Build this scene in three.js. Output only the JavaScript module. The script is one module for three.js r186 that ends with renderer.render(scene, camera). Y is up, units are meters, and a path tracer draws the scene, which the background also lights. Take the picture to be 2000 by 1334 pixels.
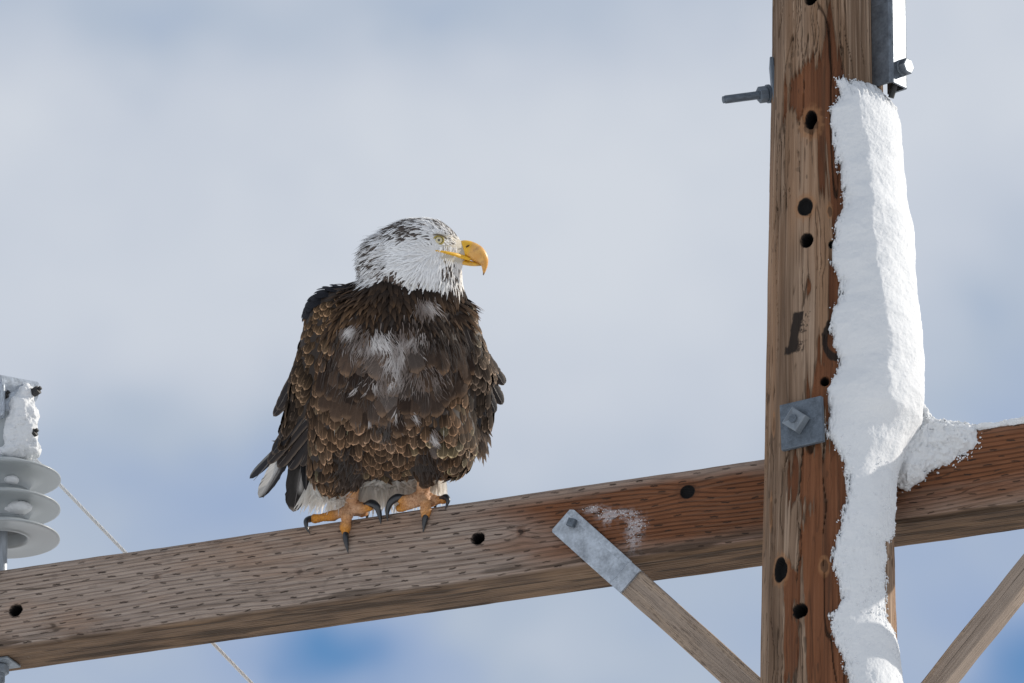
import * as THREE from 'three';
import { mergeGeometries } from 'three/addons/utils/BufferGeometryUtils.js';
import { RoundedBoxGeometry } from 'three/addons/geometries/RoundedBoxGeometry.js';

// ───────────────────────── camera, sky, sun, exposure ─────────────────────────
const V3 = THREE.Vector3, V = (x, y, z) => new V3(x, y, z);
const scene = new THREE.Scene();
const PITCH = 21 * Math.PI / 180, DIST = 25, MM = 0.0012, FOCAL = DIST / MM;   // 1 photo pixel = 1.2 mm at 25 m
const RIGHT = V(1, 0, 0), UPV = V(0, Math.cos(PITCH), Math.sin(PITCH)), FWD = V(0, Math.sin(PITCH), -Math.cos(PITCH));
const EYE = FWD.clone().multiplyScalar(-DIST);
const camera = new THREE.PerspectiveCamera(2 * Math.atan(667 / FOCAL) * 180 / Math.PI, 1024 / 683, 0.5, 4000);
camera.position.copy(EYE);
camera.up.set(0, 1, 0);
camera.lookAt(0, 0, 0);
scene.add(camera);
const GROUND = EYE.y - 1.65;

// hashing noise
const h2 = (ix, iy) => { let h = (Math.imul(ix, 374761393) + Math.imul(iy, 668265263)) | 0; h = Math.imul(h ^ (h >>> 13), 1274126177); return ((h ^ (h >>> 16)) >>> 0) / 4294967296; };
const h3 = (ix, iy, iz) => { let h = (Math.imul(ix, 374761393) + Math.imul(iy, 668265263) + Math.imul(iz, 2147483647 - 1640531527)) | 0; h = Math.imul(h ^ (h >>> 13), 1274126177); h = Math.imul(h ^ (h >>> 15), 2246822519); return ((h ^ (h >>> 16)) >>> 0) / 4294967296; };
function n2(x, y) {
  const ix = Math.floor(x), iy = Math.floor(y); let u = x - ix, v = y - iy; u = u * u * (3 - 2 * u); v = v * v * (3 - 2 * v);
  const a = h2(ix, iy), b = h2(ix + 1, iy), c = h2(ix, iy + 1), d = h2(ix + 1, iy + 1);
  return a + (b - a) * u + (c - a) * v + (a - b - c + d) * u * v;
}
function n3(x, y, z) {
  const ix = Math.floor(x), iy = Math.floor(y), iz = Math.floor(z); let u = x - ix, v = y - iy, w = z - iz; u = u * u * (3 - 2 * u); v = v * v * (3 - 2 * v); w = w * w * (3 - 2 * w);
  const l = (a, b, t) => a + (b - a) * t;
  return l(l(l(h3(ix, iy, iz), h3(ix + 1, iy, iz), u), l(h3(ix, iy + 1, iz), h3(ix + 1, iy + 1, iz), u), v),
    l(l(h3(ix, iy, iz + 1), h3(ix + 1, iy, iz + 1), u), l(h3(ix, iy + 1, iz + 1), h3(ix + 1, iy + 1, iz + 1), u), v), w);
}
const fbm2 = (x, y, o = 4) => { let s = 0, a = 0.5, t = 0; for (let i = 0; i < o; i++) { s += a * n2(x, y); t += a; a *= 0.5; x = x * 2.03 + 17.1; y = y * 2.03 + 9.7; } return s / t; };
const fbm3 = (x, y, z, o = 4) => { let s = 0, a = 0.5, t = 0; for (let i = 0; i < o; i++) { s += a * n3(x, y, z); t += a; a *= 0.5; x = x * 2.03 + 17.1; y = y * 2.03 + 9.7; z = z * 2.03 + 3.3; } return s / t; };
function rng(seed) { let a = seed | 0; return () => { a = (a + 0x6d2b79f5) | 0; let t = Math.imul(a ^ (a >>> 15), 1 | a); t = (t + Math.imul(t ^ (t >>> 7), 61 | t)) ^ t; return ((t ^ (t >>> 14)) >>> 0) / 4294967296; }; }
const clamp = (x, a = 0, b = 1) => Math.min(b, Math.max(a, x)), mix = (a, b, t) => a + (b - a) * t, sstep = (a, b, x) => { const t = clamp((x - a) / (b - a)); return t * t * (3 - 2 * t); };
const mix3 = (a, b, t) => [mix(a[0], b[0], t), mix(a[1], b[1], t), mix(a[2], b[2], t)];
const S2L = (c) => (c <= 0.04045 ? c / 12.92 : ((c + 0.055) / 1.055) ** 2.4), L2S = (c) => (c <= 0.0031308 ? c * 12.92 : 1.055 * c ** (1 / 2.4) - 0.055);
const srgb = (r, g, b) => [S2L(r / 255), S2L(g / 255), S2L(b / 255)];
function interp(pts, y) {           // pts: [y, value] rising in y
  if (y <= pts[0][0]) return pts[0][1];
  for (let i = 1; i < pts.length; i++) if (y <= pts[i][0]) return mix(pts[i - 1][1], pts[i][1], (y - pts[i - 1][0]) / (pts[i][0] - pts[i - 1][0]));
  return pts[pts.length - 1][1];
}

// the sky: soft, broken cloud over pale blue, all round the dome
{
  const W = 4096, H = 2048, data = new Float32Array(W * H * 4);
  const ramp = [[0, 84, 135, 186], [0.15, 122, 153, 195], [0.3, 155, 174, 205], [0.5, 176, 189, 207], [0.75, 196, 204, 217], [1, 209, 215, 224]].map(([t, ...c]) => [t, srgb(...c)]);
  const tint = (t) => { for (let i = 1; i < ramp.length; i++) if (t <= ramp[i][0]) return mix3(ramp[i - 1][1], ramp[i][1], (t - ramp[i - 1][0]) / (ramp[i][0] - ramp[i - 1][0])); return ramp[ramp.length - 1][1]; };
  // how thick the cloud is across the part of the sky behind the pole, by steps of a third of a degree
  const veil = [[.58, .56, .62, .56, .50, .58, .72, .84, .86], [.92, .80, .82, .90, .92, .92, .90, .92, .92], [.82, .86, .86, .92, .97, 1.0, .88, .82, .66], [.82, .86, .86, .86, .88, .90, .78, .62, .46], [.52, .44, .42, .56, .70, .66, .68, .48, .38], [.55, .46, .36, .42, .50, .47, .46, .38, .36], [.42, .42, .32, .30, .50, .52, .44, .38, .14]];
  const gaps = [[640, 1278, 85, 50, -0.30], [740, 1275, 70, 55, -0.07], [280, 85, 110, 60, -0.22], [480, 60, 120, 40, -0.1], [1960, 1270, 90, 90, -0.12], [800, 190, 40, 36, -0.07], [1060, 1255, 150, 60, 0.1], [770, 15, 150, 24, -0.12], [60, 150, 120, 80, 0.08], [1920, 590, 70, 50, -0.1], [460, 905, 90, 70, -0.08], [1120, 1335, 200, 30, -0.06]];
  const cub = (a, b, c, d, t) => b + 0.5 * t * (c - a + t * (2 * a - 5 * b + 4 * c - d + t * (3 * (b - c) + d - a)));
  const at_ = (i, j) => veil[clamp(j, 0, 6)][clamp(i, 0, 8)];
  for (let j = 0; j < H; j++) {
    const el = ((j + 0.5) / H - 0.5) * Math.PI, ce = Math.cos(el), y = Math.sin(el);
    for (let i = 0; i < W; i++) {
      const az = ((i + 0.5) / W - 0.5) * 2 * Math.PI, x = Math.cos(az) * ce, z = Math.sin(az) * ce, o = (j * W + i) * 4;
      let c;
      if (y < -0.01) c = [0.52, 0.56, 0.62];
      else {
        let cov = 0.72 + (n3(x * 7 + 3, y * 10, z * 7) - 0.5) * 0.5 + (fbm3(x * 28, y * 42 + 5, z * 28, 2) - 0.5) * 0.6;
        if (z < 0 && Math.abs(x) < 0.11 && Math.abs(y - 0.358) < 0.09) {
          const d = x * FWD.x + y * FWD.y + z * FWD.z, px = 1000 + (x / d) * FOCAL, py = 667 - ((y * UPV.y + z * UPV.z) / d) * FOCAL;
          const wx = px + (fbm2(px * 0.006, py * 0.008, 3) - 0.5) * 170, wy = py + (fbm2(px * 0.007 + 40, py * 0.009, 3) - 0.5) * 120;
          const gx = wx / 250, gy = wy / 222.3, ix = Math.floor(gx), iy = Math.floor(gy), fx = gx - ix, fy = gy - iy, row = (q) => cub(at_(ix - 1, q), at_(ix, q), at_(ix + 1, q), at_(ix + 2, q), fx);
          let v = cub(row(iy - 1), row(iy), row(iy + 1), row(iy + 2), fy) + (fbm2(px * 0.011, py * 0.014, 3) - 0.5) * 0.13;
          for (const g of gaps) { const dx = (wx - g[0]) / g[2], dy = (wy - g[1]) / g[3], r = dx * dx + dy * dy; if (r < 9) v += g[4] * Math.exp(-r); }
          const out = Math.max(Math.abs(px - 1000) / 1000, Math.abs(py - 667) / 667); cov = mix(v, cov, sstep(1.05, 1.7, out));
        }
        c = tint(clamp(cov));
        c = mix3(c, ramp[5][1], (1 - sstep(0, 0.25, y)) * 0.5);
      }
      data[o] = c[0]; data[o + 1] = c[1]; data[o + 2] = c[2]; data[o + 3] = 1;
    }
  }
  const t = new THREE.DataTexture(data, W, H, THREE.RGBAFormat, THREE.FloatType);
  t.mapping = THREE.EquirectangularReflectionMapping; t.magFilter = THREE.LinearFilter; t.needsUpdate = true;
  scene.background = t; scene.environment = t;
}
const SUN = V(0.80, 0.42, -0.28).normalize();
const sun = new THREE.DirectionalLight(new THREE.Color(1, 0.93, 0.83), 4.2);
sun.name = 'sun';
sun.position.copy(SUN).multiplyScalar(30); sun.target.position.set(0, 0, 0);
sun.castShadow = true; sun.shadow.mapSize.set(4096, 4096);
Object.assign(sun.shadow.camera, { left: -4, right: 4, top: 4, bottom: -4, near: 1, far: 80 });
sun.shadow.radius = 1.5;
scene.add(sun, sun.target);
const renderer = new THREE.WebGLRenderer({ antialias: true });
renderer.toneMapping = THREE.LinearToneMapping; renderer.toneMappingExposure = 1;
renderer.shadowMap.enabled = true;

// ───────────────────────── helpers ─────────────────────────
const ray = (px, py) => FWD.clone().addScaledVector(RIGHT, (px - 1000) / FOCAL).addScaledVector(UPV, (667 - py) / FOCAL);
const project = (p) => { const q = p.clone().sub(EYE), d = q.dot(FWD); return [1000 + q.dot(RIGHT) / d * FOCAL, 667 - q.dot(UPV) / d * FOCAL, d]; };
function onPlane(px, py, point, normal) { const r = ray(px, py); return EYE.clone().addScaledVector(r, point.clone().sub(EYE).dot(normal) / r.dot(normal)); }
function tag(o, label, category, group, kind) { o.userData = { label, category }; if (group) o.userData.group = group; if (kind) o.userData.kind = kind; return o; }
function group(name, pos) { const g = new THREE.Group(); g.name = name; g.position.copy(pos); scene.add(g); return g; }
function mesh(name, geo, mat, parent) { const m = new THREE.Mesh(geo, mat); m.name = name; m.castShadow = m.receiveShadow = true; (parent || scene).add(m); return m; }
function geoFrom(pos, idx, uv, col) {
  const g = new THREE.BufferGeometry();
  g.setAttribute('position', new THREE.BufferAttribute(pos instanceof Float32Array ? pos : new Float32Array(pos), 3));
  if (uv) g.setAttribute('uv', new THREE.BufferAttribute(uv instanceof Float32Array ? uv : new Float32Array(uv), 2));
  if (col) g.setAttribute('color', new THREE.BufferAttribute(col instanceof Float32Array ? col : new Float32Array(col), 3));
  g.setIndex(new THREE.BufferAttribute(idx instanceof Uint32Array ? idx : new Uint32Array(idx), 1));
  g.computeVertexNormals();
  return g;
}
// fn(i, j) -> [r, g, b linear, height 0..1]
function texPair(w, h, fn) {
  const c = new Uint8Array(w * h * 4), b = new Uint8Array(w * h);
  for (let j = 0; j < h; j++) for (let i = 0; i < w; i++) {
    const r = fn(i, j), o = (j * w + i) * 4;
    for (let k = 0; k < 3; k++) c[o + k] = Math.round(255 * L2S(clamp(r[k])));
    c[o + 3] = 255; b[j * w + i] = Math.round(255 * clamp(r[3]));
  }
  const map = new THREE.DataTexture(c, w, h, THREE.RGBAFormat); map.colorSpace = THREE.SRGBColorSpace;
  const bump = new THREE.DataTexture(b, w, h, THREE.RedFormat);
  for (const t of [map, bump]) { t.magFilter = THREE.LinearFilter; t.minFilter = THREE.LinearFilter; t.wrapS = t.wrapT = THREE.RepeatWrapping; t.needsUpdate = true; }
  return { map, bump };
}
const std = (o) => new THREE.MeshStandardMaterial({ roughness: 0.8, ...o }), dull = (o) => new THREE.MeshPhysicalMaterial({ roughness: 0.85, specularIntensity: 0.35, ...o });   // dull: raw wood, feathers
// surface nets: f(x,y,z) < 0 inside
function surfaceNets(f, lo, hi, cell) {
  const nx = Math.ceil((hi[0] - lo[0]) / cell) + 1, ny = Math.ceil((hi[1] - lo[1]) / cell) + 1, nz = Math.ceil((hi[2] - lo[2]) / cell) + 1;
  const g = new Float32Array(nx * ny * nz), id = (i, j, k) => (k * ny + j) * nx + i;
  for (let k = 0; k < nz; k++) for (let j = 0; j < ny; j++) for (let i = 0; i < nx; i++) g[id(i, j, k)] = f(lo[0] + i * cell, lo[1] + j * cell, lo[2] + k * cell);
  const vid = new Int32Array(nx * ny * nz).fill(-1), pos = [], idx = [];
  const E = [[0, 1], [2, 3], [4, 5], [6, 7], [0, 2], [1, 3], [4, 6], [5, 7], [0, 4], [1, 5], [2, 6], [3, 7]];
  for (let k = 0; k < nz - 1; k++) for (let j = 0; j < ny - 1; j++) for (let i = 0; i < nx - 1; i++) {
    const v = []; let m = 0;
    for (let c = 0; c < 8; c++) { const q = g[id(i + (c & 1), j + ((c >> 1) & 1), k + (c >> 2))]; v.push(q); if (q < 0) m |= 1 << c; }
    if (m === 0 || m === 255) continue;
    let x = 0, y = 0, z = 0, n = 0;
    for (const [a, b] of E) if ((v[a] < 0) !== (v[b] < 0)) { const t = v[a] / (v[a] - v[b]); x += mix(a & 1, b & 1, t); y += mix((a >> 1) & 1, (b >> 1) & 1, t); z += mix(a >> 2, b >> 2, t); n++; }
    vid[id(i, j, k)] = pos.length / 3; pos.push(lo[0] + (i + x / n) * cell, lo[1] + (j + y / n) * cell, lo[2] + (k + z / n) * cell);
  }
  for (let k = 1; k < nz - 1; k++) for (let j = 1; j < ny - 1; j++) for (let i = 1; i < nx - 1; i++) {
    const a = g[id(i, j, k)] < 0;
    const quad = (p, q, r, s, flip) => { if (p < 0 || q < 0 || r < 0 || s < 0) return; flip ? idx.push(p, r, q, p, s, r) : idx.push(p, q, r, p, r, s); };
    if (a !== g[id(i + 1, j, k)] < 0) quad(vid[id(i, j - 1, k - 1)], vid[id(i, j, k - 1)], vid[id(i, j, k)], vid[id(i, j - 1, k)], !a);
    if (a !== g[id(i, j + 1, k)] < 0) quad(vid[id(i - 1, j, k - 1)], vid[id(i - 1, j, k)], vid[id(i, j, k)], vid[id(i, j, k - 1)], !a);
    if (a !== g[id(i, j, k + 1)] < 0) quad(vid[id(i - 1, j - 1, k)], vid[id(i, j - 1, k)], vid[id(i, j, k)], vid[id(i - 1, j, k)], !a);
  }
  return { pos: new Float32Array(pos), idx: new Uint32Array(idx) };
}
const smin = (a, b, k) => { const h = Math.max(k - Math.abs(a - b), 0) / k; return Math.min(a, b) - h * h * k * 0.25; };
function ell(x, y, z, c, r) { const px = (x - c[0]) / r[0], py = (y - c[1]) / r[1], pz = (z - c[2]) / r[2], k0 = Math.hypot(px, py, pz), k1 = Math.hypot(px / r[0], py / r[1], pz / r[2]); return k1 < 1e-9 ? -Math.min(...r) : k0 * (k0 - 1) / k1; }
function cap(x, y, z, a, b, ra, rb) { const bx = b[0] - a[0], by = b[1] - a[1], bz = b[2] - a[2], px = x - a[0], py = y - a[1], pz = z - a[2], t = clamp((px * bx + py * by + pz * bz) / (bx * bx + by * by + bz * bz)); return Math.hypot(px - bx * t, py - by * t, pz - bz * t) - mix(ra, rb, t); }
// a round tube of changing radius along points
function taperTube(pts, radii, seg = 10, along = 20) {
  const curve = new THREE.CatmullRomCurve3(pts), pos = [], idx = [], up = V(0.3, 0.2, 0.93).normalize();
  for (let i = 0; i <= along; i++) {
    const t = i / along, p = curve.getPoint(t), d = curve.getTangent(t), a = V().crossVectors(d, up).normalize(), b = V().crossVectors(d, a).normalize();
    const f = t * (radii.length - 1), k = Math.min(radii.length - 2, Math.floor(f)), r = mix(radii[k], radii[k + 1], f - k);
    for (let s = 0; s < seg; s++) { const an = s / seg * 2 * Math.PI, q = p.clone().addScaledVector(a, Math.cos(an) * r).addScaledVector(b, Math.sin(an) * r); pos.push(q.x, q.y, q.z); }
  }
  for (let i = 0; i < along; i++) for (let s = 0; s < seg; s++) { const a = i * seg + s, b = i * seg + (s + 1) % seg; idx.push(a, a + seg, b, b, a + seg, b + seg); }
  const n = pos.length / 3; for (const [o, e] of [[0, 0], [along * seg, 1]]) { const p = curve.getPoint(e); pos.push(p.x, p.y, p.z); const c = pos.length / 3 - 1; for (let s = 0; s < seg; s++) e ? idx.push(c, o + (s + 1) % seg, o + s) : idx.push(c, o + s, o + (s + 1) % seg); }
  return geoFrom(pos, idx);
}
const at = (geo, p, rot, sc) => { const m = new THREE.Matrix4().compose(p, rot ? new THREE.Quaternion().setFromEuler(rot) : new THREE.Quaternion(), sc || V(1, 1, 1)); geo.applyMatrix4(m); return geo; };
// hexagonal or square nut with its flat edges chamfered, axis along +y
function nut(r, h, sides, chamfer = 0.12) {
  const s = new THREE.Shape(); for (let i = 0; i < sides; i++) { const a = i / sides * 2 * Math.PI; i ? s.lineTo(Math.cos(a) * r, Math.sin(a) * r) : s.moveTo(r, 0); } s.closePath();
  const g = new THREE.ExtrudeGeometry(s, { depth: h * (1 - 2 * chamfer), bevelEnabled: true, bevelThickness: h * chamfer, bevelSize: h * chamfer, bevelOffset: -h * chamfer, bevelSegments: 2 });
  g.translate(0, 0, h * chamfer); g.rotateX(-Math.PI / 2); return g;
}

// galvanised metal, with the spangle and dull streaks of zinc
const zincTex = texPair(512, 512, (i, j) => {
  const a = fbm2(i / 14, j / 14, 4), b = fbm2(i / 60 + 7, j / 60, 4), sp = h2(i, j), v = 0.62 + (a - 0.5) * 0.35 + (b - 0.5) * 0.5 + (sp > 0.992 ? 0.25 : 0) - (sp < 0.006 ? 0.3 : 0);
  return [v * 0.97, v, v * 1.03, 0.5 + (a - 0.5) * 0.8 + (sp - 0.5) * 0.15];
});
const zinc = (r, g, b, rough = 0.5, metal = 0.35) => std({ color: new THREE.Color().setRGB(r, g, b), map: zincTex.map, bumpMap: zincTex.bump, bumpScale: 0.0008, roughness: rough, metalness: metal });
const M = {
  plate: zinc(0.62, 0.66, 0.71), dark: zinc(0.17, 0.2, 0.235, 0.5, 0.3), bright: zinc(0.9, 0.9, 0.9, 0.42, 0.5), mid: zinc(0.30, 0.33, 0.36, 0.5, 0.35),
  channel: Object.assign(zinc(0.24, 0.26, 0.285, 0.46, 0.9), { bumpScale: 0.00008 }),
  black: std({ color: new THREE.Color().setRGB(0.018, 0.017, 0.017), roughness: 0.6 }),
};

// ───────────────────────── ground ─────────────────────────
{
  const g = new THREE.PlaneGeometry(3000, 3000, 120, 120); g.rotateX(-Math.PI / 2);
  const p = g.attributes.position; for (let i = 0; i < p.count; i++) p.setY(i, (fbm2(p.getX(i) / 90, p.getZ(i) / 90, 3) - 0.5) * 3 * sstep(20, 120, Math.hypot(p.getX(i), p.getZ(i))));
  g.computeVertexNormals();
  const m = mesh('ground', g, std({ color: new THREE.Color().setRGB(0.76, 0.77, 0.78), roughness: 0.95 })); m.position.y = GROUND;
  tag(m, 'open field under fresh snow far below the pole', 'ground', null, 'structure');
}

// ───────────────────────── the arm's place, the pole's place ─────────────────────────
const YAW = Math.atan(0.1505 / Math.sin(PITCH)), ALONG = V(Math.cos(YAW), 0, Math.sin(YAW)), FACE = V(-Math.sin(YAW), 0, Math.cos(YAW));
const ARM_TOP = -(964 - 667) * MM / Math.cos(PITCH), ARM_H = 0.207, ARM_D = 0.158, ARM_C = ARM_TOP - ARM_H / 2;
const ARM_O = V(0, ARM_C, 0);                                      // on the front face, halfway up
function armPt(px, py) { const p = onPlane(px, py, ARM_O, FACE); return [p.dot(ALONG), p.y - ARM_C]; }   // (along, up) on the front face
const POLE_PX = 1617;
const POLE = (() => { let t = 0.86, R = 0.152, p; for (let i = 0; i < 20; i++) { p = V(0, -0.36, 0).addScaledVector(ALONG, t).addScaledVector(FACE, R); t += (POLE_PX - project(p)[0]) * MM; } return V(p.x, 0, p.z); })();
const poleScale = project(V(POLE.x, 0, POLE.z))[2] / FOCAL;        // metres per photo pixel at the pole
const LEAN = 0.0072, poleX = (y) => POLE.x + (y + 0.36) * LEAN;        // the pole leans a hand's breadth in its length
const yAt = (py) => onPlane(POLE_PX, py, POLE, V(0, 0, 1)).y;      // height on the pole's axis plane seen at row py
const poleR = (y) => mix(132, 106, (y - yAt(1334)) / (yAt(0) - yAt(1334))) * poleScale;
function polePt(px, py) {                                          // (angle from the viewer's side, height) on the pole's bark
  const r = ray(px, py); let y = yAt(py), R = poleR(y), p;
  for (let i = 0; i < 6; i++) {
    const ox = EYE.x - poleX(y), oz = EYE.z - POLE.z, a = r.x * r.x + r.z * r.z, b = 2 * (ox * r.x + oz * r.z), c = ox * ox + oz * oz - R * R, d = Math.max(0, b * b - 4 * a * c), t = (-b - Math.sqrt(d)) / (2 * a);
    p = EYE.clone().addScaledVector(r, t); y = p.y; R = poleR(y);
  }
  return [Math.atan2(p.x - poleX(p.y), p.z - POLE.z), p.y];
}

// ───────────────────────── utility pole ─────────────────────────
{
  const g = group('utility_pole', V(POLE.x, GROUND, POLE.z));
  tag(g, 'weathered round wooden utility pole with peeling surface, drilled holes and snow down its right side', 'utility pole');
  const yTop = yAt(-120), yBot = yAt(1460), RM = poleR(yAt(667));
  const holes = [[1583, -2, 12, 11, 0.07], [1583, 233, 12, 17, 0.07], [1575, 469, 12.5, 13, 0.07], [1611, 744, 8, 8, 0.05], [1562, 1193, 13, 13, 0.07], [1625, 477, 6, 7, 0.03], [1524, 1113, 14, 22, 0.018], [1572, 404, 15, 15, 0.012]]
    .map(([x, y, rx, ry, d]) => { const [a, h] = polePt(x, y); return { c: a * RM, y: h, rx: rx * poleScale, ry: ry * poleScale / Math.cos(PITCH), d }; });
  const knots = [[1572, 404, 19, 22, 0.9], [1524, 1113, 18, 27, 1], [1610, 1104, 9, 16, 0.55], [1621, 411, 6, 14, 0.6], [1583, 240, 22, 30, 0.5], [1510, 830, 5, 22, 0.5], [1505, 1000, 5, 30, 0.4]]
    .map(([x, y, rx, ry, d]) => { const [a, h] = polePt(x, y); return { c: a * RM, y: h, rx: rx * poleScale, ry: ry * poleScale / Math.cos(PITCH), d }; });
  // where the grey outer layer has come off: [x, y, rx, ry, amount] measured on the photograph
  const peels = [[1588, 175, 34, 70, 0.62], [1555, 190, 40, 45, 0.34], [1620, 90, 12, 90, 0.6], [1628, 200, 16, 110, 0.75], [1640, 380, 16, 90, 0.9], [1635, 560, 18, 110, 0.8], [1620, 720, 22, 80, 0.8], [1600, 770, 30, 40, 0.3], [1632, 940, 34, 110, 0.7], [1560, 930, 36, 70, 0.45], [1580, 1060, 16, 50, 0.7], [1545, 1260, 22, 90, 0.42], [1585, 1180, 12, 100, 0.7], [1630, 1120, 32, 80, 0.62], [1635, 1290, 32, 110, 0.72], [1595, 1290, 14, 60, 0.4], [1545, 1140, 18, 40, 0.55], [1580, 560, 8, 30, 0.4], [1606, 330, 10, 100, 0.3]]
    .map(([x, y, rx, ry, d]) => { const [a, h] = polePt(x, y); return { c: a * RM, y: h, rx: rx * poleScale * 1.15, ry: ry * poleScale, d }; });
  const [ca, ya] = polePt(1552, 650), [cb, yb] = polePt(1632, 662);
  const cc_ = (c, y) => c + (n2(c * 14, y * 2.2) - 0.5) * 0.015;
  const field = (c, y) => {
    // c: metres round the pole, y: height
    const wob = (n2(c * 14, y * 2.2) - 0.5) * 0.03, cc = c + wob * 0.5;
    let peel = 0.12 * fbm2(cc * 16 + 9, y * 2.5, 3);
    for (const p of peels) { const dx = (c - p.c) / p.rx, dy = (y - p.y) / p.ry, r = dx * dx + dy * dy; if (r < 5) peel += p.d * Math.exp(-r); }
    if (Math.abs(c) > 0.24) peel += 0.4 * sstep(0.45, 0.62, fbm2(cc * 9, y * 1.2, 2));
    const jag = (n2(cc * 190, y * 4) - 0.5) * 0.5 + (n2(cc * 70 + 5, y * 4) - 0.5) * 0.34 + (n2(cc * 420, y * 30) - 0.5) * 0.16;
    const pm = sstep(0.34, 0.40, peel + jag * 0.8), pe = sstep(0.27, 0.34, peel + jag * 0.8) - pm;
    const grain = n2(cc * 520, y * 9), grain2 = n2(cc * 210 + 3, y * 4.5), broad = fbm2(cc * 40, y * 2.1 + 4, 3);
    const crk = Math.abs(n2(cc * 46 + (n2(c * 20, y * 11) - 0.5) * 1.1, y * 1.9 + 2.4) - 0.5), crack = (1 - sstep(0.006, 0.02, crk)) * sstep(0.36, 0.52, n2(cc * 13 + 3, y * 3.1));
    const crk2 = Math.abs(n2(cc * 130 + (n2(c * 60, y * 26) - 0.5) * 1.2, y * 5) - 0.5), crack2 = (1 - sstep(0.015, 0.06, crk2)) * sstep(0.4, 0.6, n2(cc * 24 + 7, y * 5)) * (1 - pm * 0.6);
    return { pm, pe, grain, grain2, broad, crack, crack2 };
  };
  const hole = (c, y) => { let d = 0, e = 0; for (const h of holes) { const r = Math.hypot((c - h.c) / h.rx, (y - h.y) / h.ry); if (r < 1.6) { d = Math.max(d, h.d * (1 - sstep(0.86, 1.08, r))); e = Math.max(e, 1 - sstep(1.04, 1.2, r)); } } return [d, e]; };
  const outerA = [0.29, 0.198, 0.135], outerB = [0.125, 0.077, 0.048], outerC = [0.39, 0.285, 0.205], redA = [0.205, 0.078, 0.033], redB = [0.075, 0.026, 0.012], darkc = [0.045, 0.028, 0.018];
  const TW = 2048, TH = 2048;
  const bark = texPair(TW, TH, (i, j) => {
    const c = ((i + 0.5) / TW - 0.5) * 2 * Math.PI * RM, y = mix(yBot, yTop, (j + 0.5) / TH), f = field(c, y);
    let col = mix3(outerB, outerA, clamp(f.broad * 1.7 - 0.35)); col = mix3(col, outerC, sstep(0.55, 0.9, f.grain2) * 0.65); col = mix3(col, outerB, sstep(0.5, 0.9, f.grain) * 0.75);
    const tint = fbm2(c * 9 + 30, y * 1.1, 3); col = mix3(col, [0.36, 0.21, 0.12], sstep(0.5, 0.72, tint) * 0.5);
    const red = mix3(redB, redA, clamp(f.broad * 0.9 + f.grain2 * 0.5 - 0.2)); col = mix3(col, red, f.pm * 0.93); col = mix3(col, darkc, f.pe * 0.5);
    const streak = 1 - sstep(0.01, 0.055, Math.abs(n2(cc_(c, y) * 95, y * 1.6 + 8) - 0.5)); col = mix3(col, darkc, streak * 0.42 * sstep(0.35, 0.6, n2(c * 30, y * 4))); const pits = sstep(0.8, 0.9, n2(c * 150, y * 45)) * sstep(0.45, 0.7, n2(c * 18 + 9, y * 6)); col = mix3(col, darkc, pits * 0.5);
    col = mix3(col, darkc, f.crack * 0.85); col = mix3(col, darkc, f.crack2 * 0.65);
    for (const k of knots) { const r = Math.hypot((c - k.c) / k.rx, (y - k.y) / k.ry) + (n2(c * 160, y * 160) - 0.5) * 0.35; if (r < 1.5) { col = mix3(col, [0.30, 0.15, 0.07], (1 - sstep(0.9, 1.45, r)) * 0.6); col = mix3(col, [0.014, 0.012, 0.012], (1 - sstep(0.62, 0.86, r)) * k.d); } }
    // two burnt brand marks, worn at the edges
    { const rough = (fbm2(c * 110, y * 70, 3) - 0.5);
      const dx = (c - ca * RM) / poleScale, dy = (ya - y) * Math.cos(PITCH) / poleScale, lean = dx + (dy) * 0.19;
      let s = Math.max(Math.abs(lean) - 11, Math.abs(dy) - 38); s = Math.min(s, Math.max(Math.abs(lean + 9) - 8, Math.abs(dy - 31) - 6), 9 + 0 * dx); const worn = Math.min(Math.max(Math.abs(lean - 17) - 9, Math.abs(dy + 18) - 19), Math.max(Math.abs(lean - 18) - 10, Math.abs(dy - 28) - 9)), wb = (1 - sstep(-2, 3, worn + rough * 10)) * sstep(0.46, 0.56, n2(c * 420, y * 260) * 0.6 + n2(c * 160, y * 90) * 0.4 + (dy > 0 ? 0.06 : -0.02)); col = mix3(col, [0.03, 0.02, 0.016], wb * 0.8);
      const ex = (c - cb * RM) / poleScale, ey = (yb - y) * Math.cos(PITCH) / poleScale; s = Math.min(s, Math.abs(Math.hypot(ex / 0.62, ey) - 34) - 7.5);
      const b = 1 - sstep(-2, 3, s + rough * 8); col = mix3(col, [0.022, 0.016, 0.013], b * 0.97); }
    const [, he] = hole(c, y); col = mix3(col, [0.010, 0.009, 0.009], he);
    const h = 0.5 + (f.grain - 0.5) * 0.35 + (f.grain2 - 0.5) * 0.45 - f.crack2 * 0.35 - f.pm * 0.08 + (h2(i, j) - 0.5) * 0.05;
    return [...col, h];
  });
  const mat = dull({ map: bark.map, bumpMap: bark.bump, bumpScale: 0.004, roughness: 0.86 });
  const NU = 400, NV = 820, pos = new Float32Array((NU + 1) * (NV + 1) * 3), uv = new Float32Array((NU + 1) * (NV + 1) * 2), idx = [];
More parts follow.
